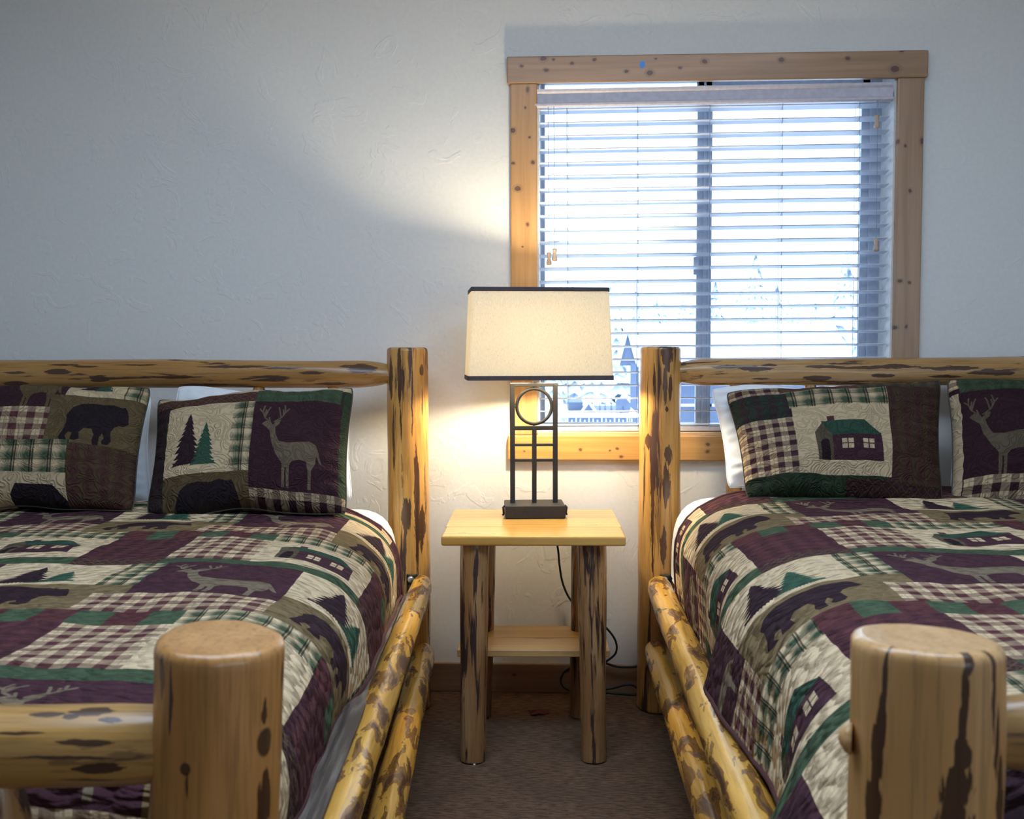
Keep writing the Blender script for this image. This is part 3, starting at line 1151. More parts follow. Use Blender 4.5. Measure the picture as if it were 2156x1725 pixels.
def px_marks(o, rad, r0, lst, depth_hint=None):
    """turn marks seen on a log into (u, v, ru, rv) on its unrolled bark"""
    bpy.context.view_layer.update()
    M = o.matrix_world.inverted()
    c0 = M @ CAM
    out = []

    def hit(px, py):
        d = M.to_3x3() @ (RM @ Vector(((px - CX) / F, -(py - CY) / F, -1.0)))
        a = d.x ** 2 + d.y ** 2
        b = 2 * (c0.x * d.x + c0.y * d.y)
        c = c0.x ** 2 + c0.y ** 2 - rad ** 2
        disc = max(0, b * b - 4 * a * c)
        t_ = (-b - math.sqrt(disc)) / (2 * a)
        p = c0 + d * t_
        th = math.atan2(p.y, p.x) % (2 * math.pi)
        return ((th / (2 * math.pi) - .5) * 2 * math.pi * r0, p.z, p)
    ax = (o.matrix_world.to_3x3() @ Vector((0, 0, 1))).normalized()
    vert = abs(ax.z) > .5
    for px, py, hw_, hh_ in lst:
        u, v, p = hit(px, py)
        dist = (c0 - p).length
        k = dist / F
        ru, rv = (hw_ * k, hh_ * k) if vert else (hh_ * k, hw_ * k)
        out.append((u, v, ru, rv))
    return out


def remat(o, m):
    o.data.materials.clear()
    o.data.materials.append(m)


HL, HR = PY(858, 760, 3.23), PY(1390, 760, 3.255)
FL, FR = PD(461, 1345, 1.08), PD(1948, 1340, 0.985)
M_FRAIL = log_mat('foot_rail_log', (26, 26, 4.2), .60, .575, (0.58, 0.37, 0.15), (0.42, 0.23, 0.07))

bedL, LbL, rzL = make_bed('log_bed', HL, FL, -1, 'peeled log bed on the left of the table, brown foot post with two knots', 1.64, .69,
                          dict(hz=1.152, fz=.842, fr=.0655, foot_mat=M_POST, lean=-.035, seed=3, hrz=1.068, frz=.728, frr=.0425, ftap=(.10, .82), frail_mat=M_FRAIL, roll=0,
                               rails=[(-.050, -.040, .420, .424, .033, 0), (-.052, -.068, .205, .200, .036, 0)], plank=.468, pk=(-.034, .006), brx=-.016))
bedR, LbR, rzR = make_bed('log_bed', HR, FR, 1, 'peeled log bed on the right, pale foot post with long dark bark streaks', 1.64, .73,
                          dict(hz=1.152, fz=.866, fr=.0690, foot_mat=M_POST, lean=-.004, seed=8, hrz=1.072, frz=.775, frr=.040, ftap=(.16, .62), frail_mat=M_FRAIL, roll=0,
                               rails=[(-.012, -.048, .415, .42, .038, 0), (-.020, -.030, .215, .205, .038, 0)], plank=.395, pk=(-.012, .010), brx=.012))


def kid(bed, nm, n=0):
    return sorted([c for c in bed.children if c.name.split('.')[0] == nm], key=lambda c: c.name)[n]


fl_ = kid(bedL, 'foot_post')
remat(fl_, log_mat('left_foot_post_log', (26, 26, 2.0), .70, .66, (0.74, 0.37, 0.125), (0.55, 0.255, 0.07), bark=False,
      marks=px_marks(fl_, .066, .0681, [(555, 1496, 9, 20), (558, 1650, 12, 25), (557, 1695, 23, 50), (361, 1460, 3.5, 58), (341, 1420, 8, 42), (590, 1415, 5, 36), (396, 1655, 2.5, 24), (556, 1475, 5, 12)]),
      knots=px_marks(fl_, .066, .0681, [(557, 1563, 21, 29), (391, 1621, 11, 13)])))
fr_p = kid(bedR, 'foot_post')
remat(fr_p, log_mat('right_foot_post_log', (24, 24, 2.0), .70, .66, (0.84, 0.50, 0.23), (0.70, 0.385, 0.14), bark=False,
      marks=px_marks(fr_p, .0695, .0718, [(1868, 1400, 3, 35), (1866, 1450, 6, 50), (1858, 1525, 10, 45), (1846, 1600, 13, 50), (1838, 1690, 17, 60),
                     (2040, 1395, 10, 26), (2032, 1460, 7, 60), (2026, 1540, 8, 50), (2022, 1600, 17, 35), (2014, 1665, 29, 55), (2010, 1745, 32, 60),
                     (2090, 1400, 8, 34), (2090, 1480, 6, 60), (2095, 1560, 7, 60), (2100, 1650, 10, 60), (2101, 1730, 13, 50)])))
nub = lathe_bm([(.016, 0), (.013, .006), (.006, .011), (.001, .013)], 12)
nub_o = link('branch_nub', nub, fr_p.data.materials[0], None)
smooth(nub_o.data)
nub_o.parent = bedR
bpy.context.view_layer.update()
np_ = PD(1794, 1556, .985)
nub_o.location = bedR.matrix_world.inverted() @ np_
nub_o.rotation_euler = (0, math.radians(-90), math.radians(-22))
ra = kid(bedL, 'footboard_rail')
remat(ra, log_mat('left_foot_rail_log', (26, 26, 4.2), .66, .62, (0.55, 0.30, 0.085), (0.45, 0.23, 0.06), bark=True,
      marks=px_marks(ra, .0425, .0425, [(95, 1500, 26, 8), (145, 1508, 14, 8), (195, 1494, 38, 13), (232, 1514, 22, 6), (35, 1545, 42, 3), (185, 1562, 50, 6), (150, 1596, 90, 4), (205, 1618, 42, 11), (60, 1482, 60, 2), (190, 1640, 50, 3)])))
pl_ = kid(bedL, 'head_post')
HPC = ((0.66, 0.37, 0.10), (0.48, 0.24, 0.06))
remat(pl_, log_mat('left_head_post_log', (42, 42, 2.2), .59, .545, *HPC,
      marks=px_marks(pl_, .066, .068, [(841, 780, 6, 58), (863, 760, 3, 42), (822, 800, 7, 36), (855, 1085, 10, 36), (877, 1070, 5, 125), (888, 1112, 10, 40), (851, 1170, 4, 50), (829, 915, 3, 65), (889, 780, 5, 12), (890, 850, 2, 26), (895, 1033, 2, 48), (868, 850, 2, 60), (844, 900, 2, 30)])))
pr_ = kid(bedR, 'head_post')
remat(pr_, log_mat('right_head_post_log', (42, 42, 2.2), .59, .545, *HPC,
      marks=px_marks(pr_, .066, .068, [(1406, 748, 11, 30), (1401, 812, 5, 40), (1412, 820, 4, 24), (1405, 862, 5, 5), (1377, 800, 3, 26), (1363, 845, 1.5, 45), (1402, 1022, 9, 38), (1408, 958, 8, 18), (1374, 1050, 4, 135), (1397, 1152, 6, 38), (1366, 930, 8, 14), (1380, 905, 4, 30)])))
hl_ = kid(bedL, 'headboard_rail')
remat(hl_, log_mat('left_head_rail_log', (44, 44, 4.0), .625, .60, (0.46, 0.245, 0.075), (0.36, 0.175, 0.045),
      marks=px_marks(hl_, .044, .043, [(763, 775, 26, 13), (735, 772, 18, 4), (500, 772, 70, 2.5), (600, 775, 42, 2.5), (655, 785, 22, 4), (570, 793, 35, 3), (370, 794, 52, 3), (440, 811, 60, 4), (120, 783, 22, 5), (140, 769, 30, 2.5), (180, 772, 20, 3), (212, 797, 18, 6), (290, 768, 42, 2), (35, 807, 25, 4), (700, 808, 30, 3), (30, 785, 18, 2)])))
hr_ = kid(bedR, 'headboard_rail')
remat(hr_, log_mat('right_head_rail_log', (44, 44, 4.0), .63, .60, (0.50, 0.29, 0.11), (0.40, 0.215, 0.07),
      marks=px_marks(hr_, .044, .043, [(1530, 772, 32, 4), (1590, 776, 35, 5), (1620, 770, 15, 3), (1740, 772, 36, 3.5), (1810, 774, 50, 3), (1880, 772, 44, 4), (1720, 797, 25, 6), (1757, 765, 9, 2), (2000, 775, 50, 4), (2090, 785, 40, 5), (1990, 793, 25, 3), (1600, 798, 14, 2), (1860, 790, 20, 4)])))


def local_to_world(head, rz, a, l, z, sgn):
    c, s = math.cos(rz), math.sin(rz)
    x, y = sgn * a, -l
    return Vector((head.x + c * x - s * y, head.y + s * x + c * y, z))


def bedding(head, Lb, rz, sgn, W, ztop, which, cfg):
    X = lambda a: sgn * a
    # box spring
    t0 = empty('box_spring', (head.x, head.y, 0), rz, 'white box spring inside the log frame of the %s bed' % which, 'box spring')
    lo, hi = (X(.035), -(Lb - .08), .24), (X(W - .035), -.08, .44)
    bm = bmesh.new()
    add_box(bm, (min(lo[0], hi[0]), lo[1], .24), (max(lo[0], hi[0]), hi[1], .44), .03, 4)
    o = link('cover', bm, M_SHEET, t0)
    smooth(o.data)
    tube = bmesh.new()
    pts = [(X(.035), -.1, .435), (X(.035), -(Lb - .1), .435)]
    tube_bm(tube, pts, .006, 8)
    link('piping', tube, M_SHEET, t0)
    # mattress under a white fitted sheet
    mt = empty('mattress', (head.x, head.y, 0), rz, 'thick mattress in a white fitted sheet on the %s bed' % which, 'mattress')
    tab = edge_table(.12, .12, 2.4)
    xs = []
    bm = bmesh.new()
    nA, nL = 70, 80
    a0, a1, l0, l1 = .03, W - .03, .07, Lb - .09
    half = (a1 - a0) / 2
    ac = (a0 + a1) / 2
    ext = tab[0][-1] + .14
    SA = np.concatenate([np.linspace(-(half - .12) - ext, -(half - .12), 16), np.linspace(-(half - .12), half - .12, 20)[1:-1], np.linspace(half - .12, half - .12 + ext, 16)])
    lh = (l1 - l0) / 2
    lc = (l0 + l1) / 2
    SL = np.concatenate([np.linspace(-(lh - .12) - ext, -(lh - .12), 16), np.linspace(-(lh - .12), lh - .12, 24)[1:-1], np.linspace(lh - .12, lh - .12 + ext, 16)])
    zt = ztop - .022
    grid = []
    for s in SA:
        row = []
        oa, da = edge_eval(tab, abs(s) - (half - .12))
        aa = math.copysign((half - .12) + oa, s)
        for q in SL:
            ol, dl = edge_eval(tab, abs(q) - (lh - .12))
            ll = math.copysign((lh - .12) + ol, q)
            z = max(zt - da - dl, .442)
            z += .004 * noise.noise(Vector((aa * 5, ll * 5, 0)))
            row.append(bm.verts.new((X(ac + aa), -(lc + ll), z)))
        grid.append(row)
    for r1_, r2_ in zip(grid, grid[1:]):
        for k in range(len(SL) - 1):
            f = bm.faces.new((r1_[k], r1_[k + 1], r2_[k + 1], r2_[k]))
            f.smooth = True
    bmesh.ops.recalc_face_normals(bm, faces=bm.faces)
    o = link('fitted_sheet', bm, M_SHEET, mt)
    # quilt
    tab = edge_table(.20, .155, 2.35)
    A = tab[0][-1]
    hem = .245 - .155      # side length below the curve
    EDGE = cfg['edge']     # aisle face of the quilt in bed coordinates
    na = int((W + 2 * .35) / .0085)
    dens = .0085
    s_in = W / 2
    # arc coordinate s measured so that flat part: a = s
    lh0, lfoot = .24, Lb - .085
    tabf = edge_table(.10, .10, 2.2)
    Af = tabf[0][-1]
    nt = int((lfoot - lh0 + .3) / .0095)
    Ltot = (lfoot - .10 - lh0) + Af + .26
    rows = []
    uvs = []
    nA_ = int((W - 2 * EDGE - .40 + 2 * (A + hem)) / .0090)
    for j in range(nt + 1):
        tt = Ltot * j / nt
        ql = lh0 + tt
        ol, dl = edge_eval(tabf, ql - (lfoot - .10))
        l = (lfoot - .10) + ol if ql > lfoot - .10 else ql
        extra = cfg['hem'](l)                 # extra hem length at this station
        flare = cfg['flare'](l)
        smin = EDGE + .20 - (A + hem + extra)
        smax = W - (EDGE + .20) + (A + hem)
        row, uvr = [], []
        for i in range(nA_ + 1):
            s = smin + (smax - smin) * i / nA_
            if s < EDGE + .20:
                oa, da = edge_eval(tab, EDGE + .20 - s)
                a = EDGE + .20 - oa
                q = min(1, da / .26)
                a -= cfg['bulge'] * math.sin(math.pi * min(1, da / .30)) + flare * q ** 1.6
                a += .012 * noise.noise(Vector((l * 7, da * 6, 3))) * q
            elif s > W - EDGE - .20:
                oa, da = edge_eval(tab, s - (W - EDGE - .20))
                a = W - EDGE - .20 + oa
            else:
                a, da = s, 0.0
            ll = l
            # head edge slants towards the foot as it falls over the side
            if s < .42:
                ll = l + (cfg['slant'][0] * (1 - sstep(s, .05, .42)) + cfg['slant'][1] * min(1, da / .2)) * max(0, 1 - tt / .7)
            z = ztop - da - dl
            fl = cfg['floor'](l)
            if z < fl: z = fl + (z - fl) * .06
            z += .010 * noise.noise(Vector((a * 4.5, ll * 4.5, 1))) + .0035 * noise.noise(Vector((a * 16, ll * 22, 5)))
            z += cfg['crown'] * math.sin(math.pi * min(1, max(0, a / W)))
            if dl > 0: ll += .01 * noise.noise(Vector((a * 8, dl * 6, 9)))
            row.append((X(a), -ll, z))
            uu = (s if sgn > 0 else -s) + cfg['u0']
            uvr.append((uu / QU, -((lh0 + tt) - cfg['v0']) / QV))
        rows.append(row)
        uvs.append(uvr)
    nj, ni = len(rows), len(rows[0])
    co = np.array(rows, dtype=np.float32).reshape(-1, 3)
    idx = np.arange(nj * ni).reshape(nj, ni)
    q = np.stack([idx[:-1, :-1], idx[:-1, 1:], idx[1:, 1:], idx[1:, :-1]], -1).reshape(-1, 4)
    if sgn > 0: q = q[:, ::-1]
    me = bpy.data.meshes.new('quilt')
    me.from_pydata(co.tolist(), [], q.tolist())
    uvl = me.uv_layers.new(name='UVMap')
    uva = np.array(uvs, dtype=np.float32).reshape(-1, 2)
    li = np.zeros(len(me.loops), dtype=np.int32)
    me.loops.foreach_get('vertex_index', li)
    uvl.data.foreach_set('uv', uva[li].ravel())
    smooth(me)
    # make sure normals point up/out
    if me.polygons[(nj // 2) * (ni - 1) + ni // 2].normal.z < 0:
        me.flip_normals()
    me.materials.append(M_QUILT)
    qroot = empty('patchwork_quilt', (head.x, head.y, 0), rz, cfg['label'], 'quilt')
    o = link('cover', me, None, qroot)
    md = o.modifiers.new('thick', 'SOLIDIFY')
    md.thickness = .007
    md.offset = -1
    # binding along the head edge, the aisle hem and the foot hem
    hempts = [Vector(r[0]) for r in rows[::3]]
    headpts = [Vector(p) for p in rows[0][::4]]
    footpts = [Vector(p) for p in rows[-1][::4]]
    bm = bmesh.new()
    tube_bm(bm, hempts, .006, 6)
    tube_bm(bm, headpts, .005, 6)
    tube_bm(bm, footpts, .006, 6)
    b = link('binding', bm, M_BIND, qroot)
    smooth(b.data)


bedding(HL, LbL, rzL, -1, 1.64, .69, 'left', dict(slant=(.13, .05), edge=.004, bulge=.012, hem=lambda l: 0, flare=lambda l: .012 - .020 * sstep(l, 1.1, 1.4), floor=lambda l: .462 + .014 * sstep(l, 1.2, 1.5), crown=.012,
        u0=.733, v0=1.12, label='green and maroon patchwork quilt with trees and houses spread over the left bed'))
bedding(HR, LbR, rzR, 1, 1.64, .725, 'right', dict(slant=(.09, -.04), edge=.020, bulge=.010, hem=lambda l: .07 - .04 * sstep(l, 1.0, 1.15) + .12 * sstep(l, 1.75, 1.95), crown=.012,
        flare=lambda l: -.004 + .060 * sstep(l, 1.02, 1.22) * (1 - .55 * sstep(l, 1.35, 1.7)) + .10 * sstep(l, 1.75, 1.95),
        floor=lambda l: .385 + .077 * sstep(l, 1.0, 1.12) - .14 * sstep(l, 1.78, 1.9),
        u0=.05, v0=1.18, label='green and maroon patchwork quilt on the right bed, its hem flopped over the log rail'))

# ------------------------------------------------------------------ pillows


def pillow(name, BL, BR, TL, TR, thick, mat, label, cat, group=None, seed=1, flange=0.0, pinch=.05, wr=.010, back_mat=None):
    """pillow whose front print spans the four given corners; thickness grows to both sides"""
    root = empty(name, (BL + BR) / 2, 0, label, cat, group)
    base = (BL + BR) / 2
    NX, NY = 90, 70
    nrm = (BR - BL).cross(TL - BL).normalized()
    if nrm.dot(CAM - base) < 0: nrm = -nrm
    verts, uvs = [], []
    faces = []
    for side in (1, -1):
        for j in range(NY + 1):
            for i in range(NX + 1):
                u, v = i / NX, j / NY
                uu, vv = 2 * u - 1, 2 * v - 1
                # pull sides in between corners
                pu = .5 + uu / 2 * (1 - pinch * (1 - vv * vv) * abs(uu) ** 3)
                pv = .5 + vv / 2 * (1 - pinch * (1 - uu * uu) * abs(vv) ** 3)
                # round the corners
                rc = max(0, abs(uu) ** 8 * abs(vv) ** 8)
                pu = .5 + (pu - .5) * (1 - .035 * rc)
                pv = .5 + (pv - .5) * (1 - .035 * rc)
                p = BL.lerp(BR, pu).lerp(TL.lerp(TR, pu), pv)
                prof = max(0, (1 - abs(uu) ** 2.6)) ** .55 * max(0, (1 - abs(vv) ** 2.4)) ** .55
                hgt = thick / 2 * prof * (1.08 - .16 * vv)
                e = 1 - prof
                w_ = wr * noise.noise(Vector((u * 5 + seed * 7, v * 4, seed))) + wr * .55 * noise.noise(Vector((u * 14, v * 11 + seed * 3, 2))) * (e + .25)
                # gathers near the edges
                w_ += wr * .5 * math.sin(v * 60 + 3 * noise.noise(Vector((u * 6, v * 6, seed)))) * abs(uu) ** 6 * (1 - abs(uu) ** 30)
                w_ *= min(1, prof * 3)
                p = p + nrm * (side * hgt + w_)
                sag = .024 * noise.noise(Vector((u * 3 + seed, 0, seed))) * abs(vv) ** 4
                p.z += sag
                verts.append(p - base)
                uvs.append((u, v))
    n1 = (NX + 1) * (NY + 1)
    for sd in (0, 1):
        for j in range(NY):
            for i in range(NX):
                a = sd * n1 + j * (NX + 1) + i
                f = (a, a + 1, a + NX + 2, a + NX + 1)
                faces.append(f if sd == 0 else f[::-1])
    me = bpy.data.meshes.new('case')
    me.from_pydata([tuple(v) for v in verts], [], faces)
    uvl = me.uv_layers.new(name='UVMap')
    li = np.zeros(len(me.loops), dtype=np.int32)
    me.loops.foreach_get('vertex_index', li)
    uvl.data.foreach_set('uv', np.array(uvs, dtype=np.float32)[li].ravel())
    me.materials.append(mat)
    bm = bmesh.new()
    bm.from_mesh(me)
    bmesh.ops.remove_doubles(bm, verts=bm.verts, dist=1e-5)
    bmesh.ops.recalc_face_normals(bm, faces=bm.faces)
    for f in bm.faces: f.smooth = True
    bm.to_mesh(me)
    bm.free()
    link('pillowcase' if 'sham' not in name else 'front_cloth', me, None, root)
    # piped seam all round
    ring = []
    for i in range(0, NX + 1, 2): ring.append(verts[i])
    for j in range(2, NY + 1, 2): ring.append(verts[j * (NX + 1) + NX])
    for i in range(NX - 2, -1, -2): ring.append(verts[NY * (NX + 1) + i])
    for j in range(NY - 2, 0, -2): ring.append(verts[j * (NX + 1)])
    o = link('seam', tube_bm(bmesh.new(), ring, .0022, 6, closed=True), M_SHEET if 'sham' not in name else M_SEAM, root)
    smooth(o.data)
    return root


g1 = 'quilted shams'
pillow('quilted_pillow_sham', PD(305, 1085, 2.80), PD(732, 1086, 2.79), PD(330, 840, 3.04), PD(748, 814, 3.03), .15, SH['stag'],
       'pillow sham with two pine trees and a tan stag, nearest the lamp on left bed', 'pillow', seed=2)
pillow('quilted_pillow_sham', PD(-165, 1078, 2.82), PD(284, 1080, 2.81), PD(-130, 812, 3.05), PD(322, 815, 3.05), .15, SH['bear'],
       'quilted pillow sham with a walking black bear, at the left edge of the left bed', 'pillow', seed=5)
pillow('quilted_pillow_sham', PD(1570, 1052, 2.86), PD(1988, 1073, 2.80), PD(1524, 826, 3.05), PD(1984, 797, 3.07), .16, SH['house'],
       'quilted pillow sham with a green-roofed house on a cream panel, on the right bed', 'pillow', seed=9, wr=.014)
pillow('quilted_pillow_sham', PD(2000, 1075, 2.81), PD(2440, 1078, 2.83), PD(1990, 797, 3.06), PD(2430, 800, 3.08), .15, SH['stag2'],
       'pillow sham with a faint stag and green top, at the right edge of view', 'pillow', seed=12)
pillow('white_pillow', PD(335, 1062, 2.98), PD(744, 1055, 2.98), PD(372, 812, 3.13), PD(742, 832, 3.12), .13, M_SHEET,
       'white pillow tucked behind the tree and stag sham on the left bed', 'pillow', seed=21)
pillow('white_pillow', PD(-150, 1060, 2.98), PD(322, 1058, 2.98), PD(-150, 825, 3.13), PD(322, 830, 3.13), .12, M_SHEET,
       'white pillow behind the bear sham, its edge showing in the gap between the left shams', 'pillow', seed=22)
pillow('white_pillow', PD(1530, 1030, 3.0), PD(1985, 1035, 3.0), PD(1492, 818, 3.12), PD(1985, 800, 3.13), .14, M_SHEET,
       'white pillow poking out to the left of the house sham on the right bed', 'pillow', seed=23)
pillow('white_pillow', PD(1998, 1035, 3.0), PD(2430, 1035, 3.0), PD(1996, 800, 3.13), PD(2430, 800, 3.13), .12, M_SHEET,
       'white pillow behind the faint stag sham at the right edge of the photo', 'pillow', seed=24)

# ------------------------------------------------------------------ nightstand
NZ = .63
pFL, pFR = PD(928, 1131, 2.835), PD(1318, 1131, 2.835)
nc = (pFL + pFR) / 2
TW = (pFR - pFL).length
TD = .485
nrot = math.radians(1.6)
dirn = Vector((-math.sin(nrot), math.cos(nrot), 0))
ctr = nc + dirn * TD / 2
nz0 = NZ
ns = empty('nightstand', (ctr.x, ctr.y, 0), nrot, 'small pine nightstand on four log legs between the beds', 'nightstand')
M_TOP = board_mat('pine_table_top', 0, (0.74, 0.44, 0.125), (0.60, 0.32, 0.07), [(.17, -.05, .018, .004), (-.2, -.19, .012, .003)], .22, plane='XY')
M_EDGE = M_TOP
# three glued boards
nb = 3
bw = TD / nb
for k in range(nb):
    y0 = -TD / 2 + k * bw
    o = box('top_board', (-TW / 2, y0 + .0003, NZ - .027), (TW / 2, y0 + bw - .0003, NZ), M_TOP, ns, .006 if k == 0 else .0012, 3 if k == 0 else 1)
legs = [((1000, 1150), (996, 1566), 2.90, 2.87), ((1246, 1150), (1250, 1568), 2.90, 2.87), ((1016, 1150), (1012, 1478), 3.22, 3.22), ((1230, 1150), (1222, 1478), 3.22, 3.22)]
inv = Matrix.Rotation(-nrot, 3, 'Z')
for k, (tp, bt, d0, d1) in enumerate(legs):
    a = PD(tp[0], tp[1], d0)
    b = PD(bt[0], bt[1], d1)
    a.z, b.z = NZ - .028, 0
    la = inv @ (a - Vector((ctr.x, ctr.y, 0)))
    lb = inv @ (b - Vector((ctr.x, ctr.y, 0)))
    log_between('leg', lb, la, .034, .041, M_LEG, ns, seed=70 + k, segs=24, lump=.06, bev=.08, rings=30)
sh = []
for k in range(2):
    y0, y1 = (-.135 + k * .135), (-.135 + (k + 1) * .135 - .001)
    box('shelf_board', (-.222, y0 + .03, .252), (.222, y1 + .03, .272), board_mat('pine_shelf', 0, (0.72, 0.45, 0.18), (0.58, 0.33, 0.11), [(.03, .02, .03, .003)], plane='XY') if k == 0 else M_TOP, ns, .002, 1)

# ------------------------------------------------------------------ lamp
lb = PD(1125, 1085, 3.20)
lrot = math.radians(5.0)
lamp = empty('table_lamp', (lb.x, lb.y, NZ), lrot, 'black iron lattice table lamp with a glowing rectangular linen shade', 'lamp')
# base
bm = bmesh.new()
add_box(bm, (-.0915, -.068, 0), (.0915, .068, .040), .003, 2)
o = link('base', bm, M_BLACK, lamp)
for sx in (-1, 1):
    tb = tube_bm(bmesh.new(), [(sx * .092, -.03, .036), (sx * .098, -.03, .030), (sx * .096, -.03, .012), (sx * .099, -.03, .006)], .0035, 6)
    link('side_clip', tb, M_BLACK, o)
U = 3.205 / F   # metres per pixel at the lamp


def lx(px): return (px - 1125) * U


def lz(py): return (1092 - py) * U - .018


zt_ = lz(801)
for px in (1079.5, 1169):
    box('upright_bar', (lx(px) - .0075, -.006, .038), (lx(px) + .0075, .006, zt_), M_BLACK, lamp, .0015, 1)
box('upright_bar', (lx(1125) - .0070, -.006, .038), (lx(1125) + .0070, .006, lz(895)), M_BLACK, lamp, .0015, 1)
for y0, y1 in ((801, 809), (891, 900), (928, 933.5), (960, 966)):
    box('cross_bar', (lx(1084), -.0055, lz(y1)), (lx(1165), .0055, lz(y0)), M_BLACK, lamp, .0012, 1)
bm = bmesh.new()
pts = []
rc = 36.5 * U
for k in range(48):
    a = k / 48 * 2 * math.pi
    pts.append((lx(1125) + rc * math.cos(a), 0, lz(850) + rc * math.sin(a)))
tube_bm(bm, pts, .0052, 8, closed=True)
o = link('ring', bm, M_BLACK, lamp)
smooth(o.data)
for dx, dz in ((0, 1), (0, -1), (1, 0), (-1, 0)):
    p = Vector((lx(1125) + dx * rc * 1.10, 0, lz(850) + dz * rc * 1.12))
    bm = bmesh.new()
    bmesh.ops.create_uvsphere(bm, u_segments=10, v_segments=6, radius=.0048)
    o = link('weld_bead', bm, M_BLACK, lamp)
    smooth(o.data)
    o.location = p
link('stem', tube_bm(bmesh.new(), [(0, 0, zt_ - .002), (0, 0, zt_ + .03)], .006, 10), M_BLACK, lamp)
zs_b, zs_t = lz(793), lz(607)
# socket, bulb
o = link('socket', lathe_bm([(.012, 0), (.016, .006), (.016, .045), (.014, .05)], 16), M_BLACK, lamp)
o.location = (0, 0, zt_ + .022)
smooth(o.data)
bulb = lathe_bm([(.010, 0), (.014, .012), (.026, .035), (.030, .052), (.026, .070), (.014, .082), (.003, .086)], 18)
o = link('bulb', bulb, M_BULB, lamp)
smooth(o.data)
o.location = (0, 0, zt_ + .070)
# harp
bm = bmesh.new()
hp = catmull([(0, 0, zt_ + .06), (.05, 0, zt_ + .08), (.058, 0, zt_ + .16), (.03, 0, zs_t - .02), (0, 0, zs_t - .006)], 6)
tube_bm(bm, hp, .0016, 6)
tube_bm(bm, [Vector((-p.x, p.y, p.z)) for p in hp], .0016, 6)
link('harp', bm, M_BLACK, lamp)
# shade: open rectangular frustum
sroot_rot = math.radians(3.0)
wt, wb = .206, .218
dt, db = .105, .117
zsh0, zsh1 = zs_b, zs_t
sox = lx(1131)


def frustum(z0, z1, w0, w1, d0, d1, th, rad=.012, nz=6):
    bm = bmesh.new()

    def ring(w_, d_, z, r):
        out = []
        for cxs, cys, a0 in ((1, 1, 0), (-1, 1, 90), (-1, -1, 180), (1, -1, 270)):
            for k in range(5):
                a = math.radians(a0 + k * 22.5)
                out.append(bm.verts.new((cxs * (w_ - r) + r * math.cos(a), cys * (d_ - r) + r * math.sin(a), z)))
        return out
    R = []
    for k in range(nz + 1):
        f = k / nz
        R.append(ring(w0 + (w1 - w0) * f, d0 + (d1 - d0) * f, z0 + (z1 - z0) * f, rad))
    for k in range(nz, -1, -1):
        f = k / nz
        R.append(ring(w0 + (w1 - w0) * f - th, d0 + (d1 - d0) * f - th, z0 + (z1 - z0) * f, rad * .8))
    R.append(R[0])
    for A_, B_ in zip(R, R[1:]):
        n = len(A_)
        for k in range(n):
            bm.faces.new((A_[k], A_[(k + 1) % n], B_[(k + 1) % n], B_[k]))
    bmesh.ops.recalc_face_normals(bm, faces=bm.faces)
    return bm


shd = link('shade', frustum(zsh0, zsh1, wb, wt, db, dt, .0016), M_SHADE, lamp)
shd.location = (sox, 0, 0)
shd.rotation_euler = (0, 0, sroot_rot)
bh = .0125
for z0, z1, w0, d0 in ((zsh0 - .001, zsh0 + bh, wb + .0015, db + .0015), (zsh1 - bh * .9, zsh1 + .001, wt + .002, dt + .002)):
    k = link('shade_band', frustum(z0, z1, w0, w0 - .0006, d0, d0 - .0006, .0045, nz=1), M_TRIMBAND, shd)
# spider fitter on top of shade
bm = bmesh.new()
for dx, dy in ((1, 0), (-1, 0), (0, 1), (0, -1)):
    tube_bm(bm, [(-sox, 0, zs_t - .006), (dx * wt * .98, dy * dt * .98, zs_t - .004)], .0016, 6)
link('shade_spider', bm, M_BLACK, shd)
# mains cord: over the back of the table and down the wall
li = Matrix.Rotation(-lrot, 3, 'Z')
cp = [PD(1180, 1078, 3.27)]
cp[0].z = NZ + .006
c2 = Vector((cp[0].x - .02, ctr.y + TD / 2 - .02, NZ + .006))
pts = [cp[0], c2, Vector((c2.x - .012, ctr.y + TD / 2 + .012, NZ - .02)), PY(1174, 1152, 3.34), PY(1178, 1190, 3.345), PY(1186, 1232, 3.345), PY(1205, 1268, 3.345), PY(1240, 1292, 3.345), PY(1276, 1322, 3.33), PY(1296, 1350, 3.33), PY(1296, 1376, 3.33), PY(1273, 1396, 3.335)]
pts = [li @ (p - Vector((lb.x, lb.y, NZ))) for p in catmull(pts, 8)]
o = link('cord', tube_bm(bmesh.new(), pts, .0036, 8), M_CORD, lamp)
smooth(o.data)
# loose extension cord on the floor by the wall
cpts = [PY(1273, 1396, 3.352), PY(1300, 1404, 3.352), PY(1330, 1405, 3.352), PY(1341, 1403, 3.352)]
c1 = catmull(cpts, 8)
c2 = catmull([PY(1204, 1404, 3.34), PY(1186, 1418, 3.33), PY(1181, 1436, 3.32), PY(1192, 1450, 3.30), PY(1215, 1456, 3.28), PY(1272, 1452, 3.27), PY(1296, 1448, 3.27), PY(1318, 1442, 3.27), PY(1335, 1444, 3.27), PY(1344, 1454, 3.265), PY(1338, 1463, 3.26), PY(1300, 1461, 3.25), PY(1268, 1457, 3.25)], 8)
for p in c2: p.z = max(p.z, .006)
er = empty('extension_cord', (c2[-1].x, c2[-1].y, 0), 0, 'black extension cord looped on the carpet behind the nightstand leg', 'cord')
off = Vector((c2[-1].x, c2[-1].y, 0))
bm = bmesh.new()
tube_bm(bm, [p - off for p in c2], .0040, 8)
o = link('cable', bm, M_CORD, er)
smooth(o.data)
bm = bmesh.new()
tube_bm(bm, [p - off for p in c1], .0040, 8)
o = link('cable', bm, M_CORD, er)
smooth(o.data)
